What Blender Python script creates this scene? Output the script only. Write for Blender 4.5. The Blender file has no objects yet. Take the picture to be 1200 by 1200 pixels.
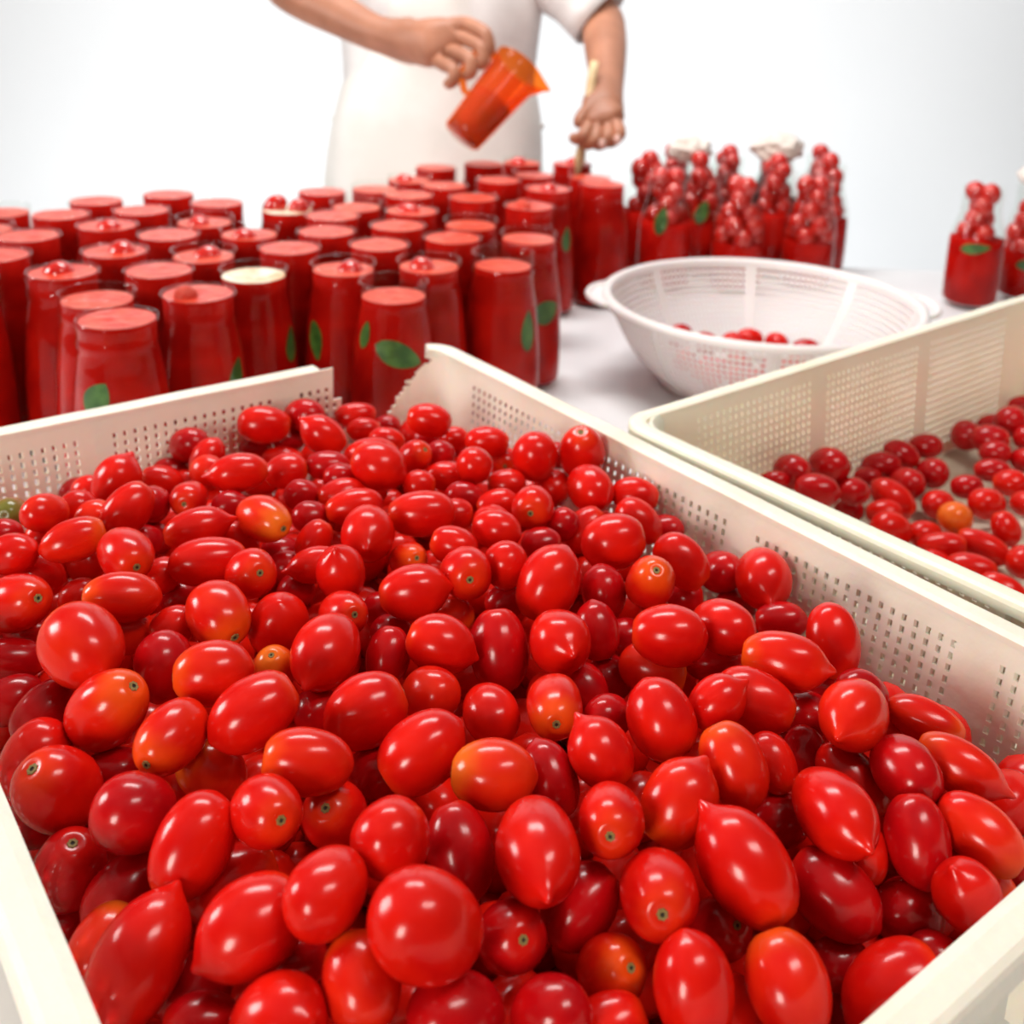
import bpy, bmesh, math, random
from mathutils import Vector, Matrix, noise
C = bpy.context.scene
COL = C.collection
random.seed(11)
PI = math.pi
EYE = 1.405            # height of the lens above the floor
TAB = 0.90             # table top

# ---------------------------------------------------------------- camera
FWD = Vector((.603, .756, -.255)); RGT = Vector((.787, -.616, .036)); DWN = Vector((-.130, -.222, -.966))
FPX, PPX, PPY = 1287.9, 640.0, 320.0
cd = bpy.data.cameras.new('camera'); cam = bpy.data.objects.new('camera', cd); COL.objects.link(cam)
R3 = Matrix((RGT, -DWN, -FWD)).transposed()
q = R3.to_quaternion(); q.normalize()
cam.rotation_mode = 'QUATERNION'; cam.rotation_quaternion = q; cam.location = (0, 0, EYE)
cd.sensor_width = 36; cd.sensor_fit = 'HORIZONTAL'; cd.lens = 36*FPX/1200
cd.shift_x = (600-PPX)/1200; cd.shift_y = (PPY-600)/1200
cd.clip_start = .02; cd.clip_end = 60
cd.dof.use_dof = True; cd.dof.focus_distance = .56; cd.dof.aperture_fstop = 8.5
C.camera = cam

# ---------------------------------------------------------------- world, lights, exposure
wd = bpy.data.worlds.new('world'); C.world = wd; wd.use_nodes = True
bgn = wd.node_tree.nodes['Background']; bgn.inputs[0].default_value = (.93, .96, 1, 1); bgn.inputs[1].default_value = .8
def area(name, loc, target, sx, sy, power, colr=(1, 1, 1)):
    l = bpy.data.lights.new(name, 'AREA'); l.shape = 'RECTANGLE'; l.size = sx; l.size_y = sy; l.energy = power; l.color = colr
    o = bpy.data.objects.new(name, l); COL.objects.link(o); o.location = loc
    o.rotation_euler = (Vector(target)-Vector(loc)).to_track_quat('-Z', 'Y').to_euler(); return o
LF = Vector((.6237, .7817, 0)); LR = Vector((.7817, -.6237, 0))
def room(f, r, z): return LF*f+LR*r+Vector((0, 0, z))
area('ceiling_panel_rear', room(1.65, -.3, 2.72), room(2.0, -.3, .4), 1.1, .40, 30, (1, .99, .97))
area('ceiling_panel_near', room(.15, .75, 2.72), room(.25, .7, 0), .8, .30, 12, (1, .96, .90))
area('side_window_light', room(.9, -2.5, 1.95), room(.9, 0, .9), .7, .8, 30, (1, .985, .96))
area('front_window_light', room(-1.45, -1.0, 1.7), room(.8, 0, 1.0), .5, .7, 25, (1, .93, .84))
area('backdrop_light_low', room(2.75, -.2, .45), room(3.6, -.2, .9), 3.6, .3, 9.5, (.97, .99, 1))  # added unseen lamp, washes the back wall and far table from below
area('backdrop_light_high', room(2.5, .3, 2.7), room(3.6, .3, 1.4), 3.6, .3, 17, (.95, .98, 1))  # second added lamp out of view, brightens the back wall from above
C.view_settings.view_transform = 'Standard'; C.view_settings.look = 'None'
C.view_settings.gamma = 1; C.view_settings.use_curve_mapping = False
C.view_settings.exposure = 0.22

# ---------------------------------------------------------------- materials
def M(name, col=(.8, .8, .8), rough=.5, **k):
    m = bpy.data.materials.new(name); m.use_nodes = True
    b = m.node_tree.nodes['Principled BSDF']
    b.inputs['Base Color'].default_value = (*col, 1); b.inputs['Roughness'].default_value = rough
    for n, v in k.items():
        b.inputs[n.replace('_', ' ')].default_value = v
    return m
def noisy(m, c1, c2, scale=8, detail=4, lo=.4, hi=.65, bump=0, bscale=60, coords='Object'):
    nt = m.node_tree; b = nt.nodes['Principled BSDF']
    tc = nt.nodes.new('ShaderNodeTexCoord'); nz = nt.nodes.new('ShaderNodeTexNoise'); rp = nt.nodes.new('ShaderNodeValToRGB')
    nz.inputs['Scale'].default_value = scale; nz.inputs['Detail'].default_value = detail
    nt.links.new(tc.outputs[coords], nz.inputs['Vector']); nt.links.new(nz.outputs['Fac'], rp.inputs['Fac'])
    rp.color_ramp.elements[0].position = lo; rp.color_ramp.elements[0].color = (*c1, 1)
    rp.color_ramp.elements[1].position = hi; rp.color_ramp.elements[1].color = (*c2, 1)
    nt.links.new(rp.outputs['Color'], b.inputs['Base Color'])
    if bump:
        n2 = nt.nodes.new('ShaderNodeTexNoise'); n2.inputs['Scale'].default_value = bscale
        bp = nt.nodes.new('ShaderNodeBump'); bp.inputs['Strength'].default_value = bump; bp.inputs['Distance'].default_value = .002
        nt.links.new(tc.outputs[coords], n2.inputs['Vector']); nt.links.new(n2.outputs['Fac'], bp.inputs['Height']); nt.links.new(bp.outputs['Normal'], b.inputs['Normal'])
    return m
def tomato_mat(name, main, alt, end, end_lo, end_hi, rough=.20):
    """skin colour; the stem end (local -z) ripens last and stays paler"""
    m = M(name, main, rough, Subsurface_Weight=.06, Subsurface_Scale=.01)
    m.node_tree.nodes['Principled BSDF'].inputs['Subsurface Radius'].default_value = (1, .15, .08)
    m.node_tree.nodes['Principled BSDF'].inputs['Specular IOR Level'].default_value = .36
    nt = m.node_tree; b = nt.nodes['Principled BSDF']; L = nt.links.new
    tc = nt.nodes.new('ShaderNodeTexCoord'); oi = nt.nodes.new('ShaderNodeObjectInfo')
    ad = nt.nodes.new('ShaderNodeVectorMath'); ad.operation = 'ADD'; sc = nt.nodes.new('ShaderNodeMath'); sc.operation = 'MULTIPLY'; sc.inputs[1].default_value = 37
    L(oi.outputs['Random'], sc.inputs[0]); L(tc.outputs['Object'], ad.inputs[0]); L(sc.outputs[0], ad.inputs[1])
    nz = nt.nodes.new('ShaderNodeTexNoise'); nz.inputs['Scale'].default_value = 1.1; nz.inputs['Detail'].default_value = 2
    L(ad.outputs[0], nz.inputs['Vector'])
    mx = nt.nodes.new('ShaderNodeMix'); mx.data_type = 'RGBA'
    mr = nt.nodes.new('ShaderNodeMapRange'); mr.inputs[1].default_value = .35; mr.inputs[2].default_value = .7
    L(nz.outputs['Fac'], mr.inputs[0]); L(mr.outputs[0], mx.inputs[0])
    mx.inputs[6].default_value = (*main, 1); mx.inputs[7].default_value = (*alt, 1)
    sep = nt.nodes.new('ShaderNodeSeparateXYZ'); L(tc.outputs['Object'], sep.inputs[0])
    n3 = nt.nodes.new('ShaderNodeMath'); n3.operation = 'MULTIPLY_ADD'; n3.inputs[1].default_value = .5; L(nz.outputs['Fac'], n3.inputs[0]); L(sep.outputs['Z'], n3.inputs[2])
    r2 = nt.nodes.new('ShaderNodeMapRange'); r2.interpolation_type = 'SMOOTHSTEP'; r2.inputs[1].default_value = end_lo; r2.inputs[2].default_value = end_hi
    r2.inputs[3].default_value = 1; r2.inputs[4].default_value = 0; L(n3.outputs[0], r2.inputs[0])
    m2 = nt.nodes.new('ShaderNodeMix'); m2.data_type = 'RGBA'; L(r2.outputs[0], m2.inputs[0]); L(mx.outputs[2], m2.inputs[6]); m2.inputs[7].default_value = (*end, 1)
    L(m2.outputs[2], b.inputs['Base Color'])
    n4 = nt.nodes.new('ShaderNodeTexNoise'); n4.inputs['Scale'].default_value = 1.6; n4.inputs['Detail'].default_value = 3; L(ad.outputs[0], n4.inputs['Vector'])
    bp = nt.nodes.new('ShaderNodeBump'); bp.inputs['Strength'].default_value = .10; bp.inputs['Distance'].default_value = .0015
    L(n4.outputs['Fac'], bp.inputs['Height']); L(bp.outputs['Normal'], b.inputs['Normal'])
    return m
TM = {
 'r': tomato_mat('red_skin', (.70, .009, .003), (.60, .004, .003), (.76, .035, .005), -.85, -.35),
 'd': tomato_mat('deep_shaded_red_skin', (.52, .003, .004), (.40, .002, .005), (.60, .008, .004), -.8, -.4),  # some truly deep red; for many, shade between heaped tomatoes put into the colour
 'o': tomato_mat('orange_red_skin', (.72, .018, .004), (.64, .006, .003), (.80, .075, .006), -.8, -.1),
 'O': tomato_mat('orange_skin', (.74, .030, .005), (.68, .012, .004), (.84, .16, .012), -.75, .05),
 'Y': tomato_mat('flame_orange_skin', (.85, .17, .015), (.80, .10, .01), (.88, .22, .02), -.8, .3),
 'G': tomato_mat('green_brown_skin', (.30, .13, .02), (.42, .07, .015), (.16, .16, .03), -.7, .6),
}
MT = dict(
 scar=noisy(M('stem_scar', rough=.7), (.06, .05, .02), (.40, .30, .08), 90, 2, .4, .6),
 scar2=M('scar_centre', (.03, .02, .01), .8),
 crate=noisy(M('cream_plastic', rough=.42, Subsurface_Weight=.25, Subsurface_Scale=.006), (.78, .71, .58), (.88, .82, .70), 11, 5, .28, .5, .25, 120),
 crate2=noisy(M('yellowed_plastic', rough=.42, Subsurface_Weight=.25, Subsurface_Scale=.006), (.76, .70, .52), (.86, .81, .66), 9, 5, .28, .5, .25, 120),
 cfloor=noisy(M('stained_plastic', rough=.5), (.42, .32, .22), (.68, .60, .47), 30, 6, .3, .6),
 crack=noisy(M('scratch_dirt', rough=.8), (.05, .04, .03), (.2, .17, .13), 200, 2),
 table=noisy(M('white_laminate', rough=.32), (.78, .77, .78), (.85, .85, .86), 3, 3),
 wall=M('white_paint', (.86, .88, .90), .9),
 grey_wall=M('grey_paint', (.15, .135, .125), .9), ceiling=M('ceiling_paint', (.34, .33, .32), .9),
 floor=M('pale_floor', (.7, .7, .7), .7),
 metal=M('steel', (.6, .6, .62), .3, Metallic=1),
 bowl=M('white_plastic', (.78, .72, .71), .38, Subsurface_Weight=.2, Subsurface_Scale=.005),
 puree=noisy(M('tomato_puree', rough=.6, Specular_IOR_Level=.03, Subsurface_Weight=.1, Subsurface_Scale=.004), (.30, .0015, .001), (.50, .006, .002), 26, 5, .3, .7),
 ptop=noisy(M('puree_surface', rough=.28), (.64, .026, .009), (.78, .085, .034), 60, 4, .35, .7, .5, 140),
 foam=noisy(M('pale_foam', rough=.4), (.80, .45, .24), (.90, .80, .64), 50, 4, .35, .6, .4, 160),
 peeled=noisy(M('peeled_tomato', rough=.16, Coat_Weight=.5, Subsurface_Weight=.1, Subsurface_Scale=.01), (.50, .006, .004), (.66, .025, .012), 3, 3),
 leaf=noisy(M('basil_leaf', rough=.4), (.025, .085, .012), (.075, .19, .03), 60, 3),
 vein=M('leaf_vein', (.16, .30, .09), .5),
 skin=noisy(M('skin', rough=.5, Subsurface_Weight=.12, Subsurface_Scale=.01), (.36, .145, .08), (.47, .20, .115), 14, 4),
 nail=M('nail', (.78, .52, .45), .3),
 shirt=noisy(M('white_cotton', rough=.85), (.76, .73, .72), (.86, .84, .83), 12, 3, bump=.3, bscale=40),
 apron=noisy(M('off_white_apron', rough=.8), (.82, .79, .74), (.90, .87, .83), 8, 3, bump=.4, bscale=14),
 trousers=M('white_trousers', (.75, .74, .73), .8),
 shoe=M('white_shoe', (.7, .7, .7), .5),
 hair=M('dark_hair', (.03, .02, .015), .6),
 wood=noisy(M('pale_wood', rough=.6), (.72, .52, .28), (.84, .66, .40), 40, 3),
 cloth=noisy(M('gauze', rough=.9), (.72, .62, .55), (.88, .80, .74), 30, 4),
 eye=M('eye', (.05, .03, .02), .2), lip=M('lip', (.45, .14, .11), .5),
)
def glass_like(name, tint, dens, rough=.03, white=(1, 1, 1)):
    m = bpy.data.materials.new(name); m.use_nodes = True; nt = m.node_tree; nt.nodes.clear(); L = nt.links.new
    out = nt.nodes.new('ShaderNodeOutputMaterial'); fr0 = nt.nodes.new('ShaderNodeFresnel'); fr0.inputs[0].default_value = 1.27; ge = nt.nodes.new('ShaderNodeNewGeometry'); bf = nt.nodes.new('ShaderNodeMath'); bf.operation = 'SUBTRACT'; bf.inputs[0].default_value = 1; fr = nt.nodes.new('ShaderNodeMath'); fr.operation = 'MULTIPLY'; L(ge.outputs['Backfacing'], bf.inputs[1]); L(fr0.outputs[0], fr.inputs[0]); L(bf.outputs[0], fr.inputs[1])
    tr = nt.nodes.new('ShaderNodeBsdfTransparent'); tr.inputs[0].default_value = (*tint, 1)
    gl = nt.nodes.new('ShaderNodeBsdfGlossy'); gl.inputs['Roughness'].default_value = rough; gl.inputs[0].default_value = (*white, 1)
    mx = nt.nodes.new('ShaderNodeMixShader'); L(fr.outputs[0], mx.inputs[0]); L(tr.outputs[0], mx.inputs[1]); L(gl.outputs[0], mx.inputs[2])
    if dens:
        df = nt.nodes.new('ShaderNodeBsdfDiffuse'); df.inputs[0].default_value = (*tint, 1)
        tl = nt.nodes.new('ShaderNodeBsdfTranslucent'); tl.inputs[0].default_value = (*tint, 1)
        a = nt.nodes.new('ShaderNodeMixShader'); a.inputs[0].default_value = .5; L(df.outputs[0], a.inputs[1]); L(tl.outputs[0], a.inputs[2])
        m2 = nt.nodes.new('ShaderNodeMixShader'); m2.inputs[0].default_value = dens; L(mx.outputs[0], m2.inputs[1]); L(a.outputs[0], m2.inputs[2]); L(m2.outputs[0], out.inputs[0])
    else: L(mx.outputs[0], out.inputs[0])
    return m
MT['glass'] = glass_like('clear_glass', (.97, .98, .97), 0, .04)
MT['jug'] = glass_like('orange_stained_plastic', (1, .46, .13), .14, .12)

# ---------------------------------------------------------------- helpers
def link(name, me, mat=None, parent=None, smooth=True):
    o = bpy.data.objects.new(name, me); COL.objects.link(o)
    if mat is not None and not me.materials: me.materials.append(mat)
    if smooth: me.shade_smooth()
    if parent: o.parent = parent
    return o
def mesh(name, vs, fs):
    me = bpy.data.meshes.new(name); me.from_pydata([tuple(v) for v in vs], [], fs); me.update(); return me
def tag(o, label=None, cat=None, group=None, kind=None):
    if label: o['label'] = label
    if cat: o['category'] = cat
    if group: o['group'] = group
    if kind: o['kind'] = kind
    return o
def empty(name, loc, rz=0):
    o = bpy.data.objects.new(name, None); COL.objects.link(o); o.location = loc; o.rotation_euler = (0, 0, rz); o.empty_display_size = .05; return o
def boxes(name, lst, mat, parent=None, bevel=0):
    bm = bmesh.new()
    for (x0, y0, z0, x1, y1, z1) in lst:
        r = bmesh.ops.create_cube(bm, size=1)
        for v in r['verts']: v.co = Vector(((x0+x1)/2+v.co.x*(x1-x0), (y0+y1)/2+v.co.y*(y1-y0), (z0+z1)/2+v.co.z*(z1-z0)))
    if bevel: bmesh.ops.bevel(bm, geom=list(bm.edges), offset=bevel, segments=2, affect='EDGES')
    me = bpy.data.meshes.new(name); bm.to_mesh(me); bm.free(); return link(name, me, mat, parent, smooth=False)
def lathe(prof, n=32, name='lathe', arc=None):
    vs = []; fs = []
    for (r, z) in prof:
        for k in range(n): a = 2*PI*k/n; vs.append((r*math.cos(a), r*math.sin(a), z))
    for i in range(len(prof)-1):
        for k in range(n):
            a, b = i*n+k, i*n+(k+1) % n; fs.append((a, b, b+n, a+n))
    return mesh(name, vs, fs)
def tube(pts, rad, n=8, name='tube', caps=True):
    """rad: number or list; tube through points"""
    pts = [Vector(p) for p in pts]; vs = []; fs = []; N = len(pts)
    rad = rad if isinstance(rad, (list, tuple)) else [rad]*N
    up = Vector((0, 0, 1)); prev = None
    for i, p in enumerate(pts):
        t = (pts[min(i+1, N-1)]-pts[max(i-1, 0)]).normalized()
        if prev is None:
            u = t.orthogonal().normalized()
        else:
            u = (prev-t*prev.dot(t)).normalized()
        prev = u; w = t.cross(u)
        for k in range(n): a = 2*PI*k/n; vs.append(p+(u*math.cos(a)+w*math.sin(a))*rad[i])
    for i in range(N-1):
        for k in range(n): a, b = i*n+k, i*n+(k+1) % n; fs.append((a, b, b+n, a+n))
    if caps: fs.append(tuple(range(n))[::-1]); fs.append(tuple(range((N-1)*n, N*n)))
    return mesh(name, vs, fs)
def W(x, y, d):
    """a point of the place seen at (x, y) of the 1200 frame, d metres deep"""
    return Vector((0, 0, EYE))+(RGT*(x-PPX)+DWN*(y-PPY)+FWD*FPX)*(d/FPX)
FH = Vector((.6237, .7817, 0)); RH = Vector((.7817, -.6237, 0))       # level forward / right of the view

# ---------------------------------------------------------------- the setting
def quad_slab(name, f0, f1, r0, r1, z0, z1, mat):
    vs = [FH*f+RH*r+Vector((0, 0, z)) for z in (z0, z1) for f, r in ((f0, r0), (f1, r0), (f1, r1), (f0, r1))]
    return link(name, mesh(name, vs, [(0, 1, 2, 3), (7, 6, 5, 4), (4, 5, 1, 0), (5, 6, 2, 1), (6, 7, 3, 2), (7, 4, 0, 3)]), mat, smooth=False)
tag(quad_slab('floor', -1.7, 3.7, -2.8, 3.5, -.1, 0, MT['floor']), kind='structure')
tag(quad_slab('wall_back', 3.6, 3.7, -2.8, 3.5, 0, 2.9, MT['wall']), kind='structure')
tag(quad_slab('wall_left', -1.6, 3.7, -2.8, -2.7, 0, 2.9, MT['grey_wall']), kind='structure')
tag(quad_slab('wall_right', -1.6, 3.7, 3.4, 3.5, 0, 2.9, MT['grey_wall']), kind='structure')
tag(quad_slab('wall_front', -1.7, -1.6, -2.8, 3.5, 0, 2.9, MT['grey_wall']), kind='structure')
tag(quad_slab('ceiling', -1.7, 3.7, -2.8, 3.5, 2.9, 3.0, MT['ceiling']), kind='structure')
tb = empty('work_table', FH*1.0+RH*.3); tag(tb, 'long white work table carrying the crates, jars and bowl', 'table')
def local(o, parent):
    o.parent = parent; o.matrix_parent_inverse = Matrix.Translation(-parent.location); return o
local(quad_slab('table_top', -.15, 2.04, -1.5, 1.9, TAB-.04, TAB, MT['table']), tb)
for f_, r_ in ((0, -1.4), (0, 1.8), (1.94, -1.4), (1.94, 1.8)):
    local(quad_slab('leg', f_-.03, f_+.03, r_-.03, r_+.03, 0, TAB-.04, MT['metal']), tb)
for f_ in (0, 1.94):
    local(quad_slab('apron_rail', f_-.015, f_+.015, -1.37, 1.77, TAB-.12, TAB-.04, MT['metal']), tb)

# ---------------------------------------------------------------- crates
H = .165
def crate(name, label, loc, rz, Lx, Ly, panels, mat, ins=.018, band=.017, rc=.030, lipdrop=.014, broken=False, cat='crate'):
    root = empty(name, loc, rz); tag(root, label, cat)
    def crackR(vv): return .484-min(vv/.062, 1)*.054+.0022*math.sin(vv*820)+.0012*math.sin(vv*1900)
    depth = H-.016
    def side(i, t, d):
        # straight run i (0: y=0, 1: x=Lx, 2: y=Ly, 3: x=0); t in 0..len along x or y measured from the corner origin
        if i == 0: return (d+rc+(t-rc-ins)*(Lx-2*d-2*rc)/(Lx-2*ins-2*rc), d)
        if i == 2: return (d+rc+(t-rc-ins)*(Lx-2*d-2*rc)/(Lx-2*ins-2*rc), Ly-d)
        if i == 1: return (Lx-d, d+rc+(t-rc-ins)*(Ly-2*d-2*rc)/(Ly-2*ins-2*rc))
        return (d, d+rc+(t-rc-ins)*(Ly-2*d-2*rc)/(Ly-2*ins-2*rc))
    rows = [0, band]; rh = []
    v = band; pv = .0078
    while v+pv < depth-.006:
        rows += [v+.0046, v+pv]; rh.append(len(rows)-3); v += pv
    rows[-1:] = [rows[-1]]; rows.append(depth)
    hole_rows = set(rh)
    for i in range(4):
        Ls = Lx if i in (0, 2) else Ly
        ts = [ins+rc]; hc = set()
        for (a, b) in panels[i]:
            n = int(round((b-a)/.0081)); p = (b-a)/n
            if broken and i == 2 and a-ts[-1] > .05: pass
            if a > ts[-1]+1e-5: ts.append(a)
            for k in range(n):
                ts.append(a+k*p+p*.38); hc.add(len(ts)-2); ts.append(a+(k+1)*p)
        end = Ls-ins-rc
        if broken and i == 2:
            while ts[-1] < end-.005: ts.append(ts[-1]+.0042)
        ts.append(end)
        nc, nr = len(ts)-1, len(rows)-1
        def keep(c, r):
            t = (ts[c]+ts[c+1])/2; vv = (rows[r]+rows[r+1])/2
            if c in hc and r in hole_rows: return False
            if broken and i == 2:
                x = t; lo = None
                # cracked V: left edge steps from x=.385 to .42, right edge climbs to the corner
                L_ = .380 if vv < .026 else .380+min((vv-.026)/.050, 1)*.045+.004*math.sin(vv*900)
                R_ = crackR(vv)
                if L_ < x < R_ and vv < .085: return False
            return True
        vs = []
        for sgn in (0, .0018):
            for r in range(nr+1):
                d = ins+.011*rows[r]/depth - sgn
                for c in range(nc+1):
                    x, y = side(i, ts[c], d); vs.append((x, y, H-rows[r]))
        K = [[keep(c, r) for c in range(nc)] for r in range(nr)]
        n1 = nc+1; off = n1*(nr+1); fs = []
        kk = lambda c, r: 0 <= c < nc and 0 <= r < nr and K[r][c]
        for r in range(nr):
            for c in range(nc):
                if not K[r][c]: continue
                a = r*n1+c; b = a+1; e = a+n1+1; f = a+n1
                fs.append((a, b, e, f)); fs.append((a+off, f+off, e+off, b+off))
                if not kk(c, r-1): fs.append((a, a+off, b+off, b))
                if not kk(c, r+1): fs.append((f, e, e+off, f+off))
                if not kk(c-1, r): fs.append((a, f, f+off, a+off))
                if not kk(c+1, r): fs.append((b, b+off, e+off, e))
        link('side_wall', mesh('side_wall', vs, fs), mat, root, smooth=False)
    # rounded corner posts
    for ci, (sx, sy) in enumerate(((0, 0), (1, 0), (1, 1), (0, 1))):
        cut = broken and (sx, sy) == (1, 1); nr_ = 60 if cut else 2
        vs = []; fs = []; n = 20 if cut else 8
        for sgn in (0, .0026):
            for vv in [depth*k_/nr_ for k_ in range(nr_+1)]:
                d = ins+.011*vv/depth
                cx = d+rc if sx == 0 else Lx-d-rc; cy = d+rc if sy == 0 else Ly-d-rc
                a0 = {(0, 0): PI, (1, 0): 1.5*PI, (1, 1): 0, (0, 1): .5*PI}[(sx, sy)]
                for k in range(n+1):
                    a = a0+k/n*PI/2; rr = rc+sgn
                    vs.append((cx+rr*math.cos(a), cy+rr*math.sin(a), H-vv))
        m = n+1
        top_ = (nr_+1)*m
        for s in (0, top_):
            for r in range(nr_):
                for k in range(n):
                    a = s+r*m+k
                    if cut and (vs[a % top_][0]+vs[a % top_+1][0])/2 < crackR(H-vs[a][2]+depth/nr_/2): continue
                    fs.append((a, a+1, a+m+1, a+m) if s else (a, a+m, a+m+1, a+1))
        for k in range(n):
            if not cut: fs.append((k, k+1, top_+k+1, top_+k))
            fs.append((nr_*m+k, top_+nr_*m+k, top_+nr_*m+k+1, nr_*m+k+1))
        link('corner_post', mesh('corner_post', vs, fs), mat, root)
    # rim swept around, cut where the crate is broken and at the moulding joint
    prof = [(ins+.0005, -.004), (ins+.0005, 0), (ins*.75, .0010), (.004, .0008), (.001, -.0005), (0, -.003), (0, -lipdrop), (.0028, -lipdrop), (.0028, -.0045), (ins-.002, -.0045)]
    path = []
    ro = .030
    def arc(cx, cy, a0):
        for k in range(9): a = a0+k/8*PI/2; path.append((Vector((cx, cy)), Vector((math.cos(a), math.sin(a))), None))
    def straight(p0, p1, nrm):
        p0 = Vector(p0); p1 = Vector(p1); n = max(2, int((p1-p0).length/.012))
        for k in range(1, n): path.append((p0.lerp(p1, k/n), Vector(nrm), 1))
    arc(ro, ro, PI); straight((ro, 0), (Lx-ro, 0), (0, -1)); arc(Lx-ro, ro, 1.5*PI); straight((Lx, ro), (Lx, Ly-ro), (1, 0))
    arc(Lx-ro, Ly-ro, 0); straight((Lx-ro, Ly), (ro, Ly), (0, 1)); arc(ro, Ly-ro, .5*PI); straight((0, Ly-ro), (0, ro), (-1, 0))
    vs = []; P = len(prof)
    for (p, n_, s) in path:
        wob = .0006*noise.noise(Vector((p.x*14, p.y*14, 3)))
        for (d, z) in prof:
            if s: pt = p-n_*d
            else: pt = p+n_*(ro-d)
            vs.append((pt.x, pt.y, H+z+wob))
    fs = []; N = len(path)
    def gone(i):
        p = Vector((vs[i*P+5][0], vs[i*P+5][1]))
        if broken and p.y > Ly-.01 and .378 < p.x < .482: return True
        if broken and p.x > Lx-.01 and .432 < p.y < .440: return 'joint'
        return False
    for i in range(N):
        j = (i+1) % N; gi, gj = gone(i), gone(j)
        if gi is True or gj is True: continue
        for k in range(P):
            a, b = i*P+k, i*P+(k+1) % P; fs.append((a, j*P+k, j*P+(k+1) % P, b))
        if gone((j+1) % N) is True: fs.append(tuple(j*P+k for k in range(P)))
        if gone(i-1) is True: fs.append(tuple(i*P+k for k in range(P))[::-1])
    ro_ = link('rim', mesh('rim', vs, fs), mat, root, smooth=False)
    # base tray
    d = ins+.0105
    bv = []; nb = 0
    for z in (.006, .0155):
        for sx, sy, a0 in ((0, 0, PI), (1, 0, 1.5*PI), (1, 1, 0), (0, 1, .5*PI)):
            cx = d+rc if sx == 0 else Lx-d-rc; cy = d+rc if sy == 0 else Ly-d-rc
            for k in range(9): a = a0+k/8*PI/2; bv.append((cx+rc*math.cos(a), cy+rc*math.sin(a), z))
        nb = nb or len(bv)
    link('base', mesh('base', bv, [tuple(range(nb))[::-1], tuple(range(nb, 2*nb))]+[(k, (k+1) % nb, nb+(k+1) % nb, nb+k) for k in range(nb)]), MT['cfloor'], root, smooth=False)
    boxes('foot_bars', [(d+.03, d+.03+k*(Ly-2*d-.07)/5, 0, Lx-d-.03, d+.04+k*(Ly-2*d-.07)/5, .006) for k in range(6)], mat, root, .001)
    # outer ribs below the rim
    for i in range(4):
        ls = panels[i]
        for k in range(len(ls)-1):
            t = (ls[k][1]+ls[k+1][0])/2
            if broken and i == 2 and t > .37: continue
            x, y = side(i, t, ins); nx, ny = ((0, -1), (1, 0), (0, 1), (-1, 0))[i]
            w = .003
            if i in (0, 2): b = (x-w, min(y+ny*.0005, y+ny*.008), .095, x+w, max(y+ny*.0005, y+ny*.008), H-.006)
            else: b = (min(x+nx*.0005, x+nx*.008), y-w, .095, max(x+nx*.0005, x+nx*.008), y+w, H-.006)
            boxes('rib', [b], mat, root)
    return root
PS = [(.052, .163), (.185, .325), (.347, .420)]
PL = [(.052, .120), (.142, .299), (.321, .478), (.500, .640)]
crate('tomato_crate', 'large cream plastic crate with a broken back corner, heaped with plum tomatoes', (.053, .142, TAB), 0, .505, .719,
      [PS, PL, PS, PL], MT['crate'], broken=True)
PX2 = [(.085, .248), (.270, .432), (.454, .616)]; PY2 = [(.052, .163), (.185, .325), (.347, .450)]
a2 = math.radians(2.0)
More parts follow.
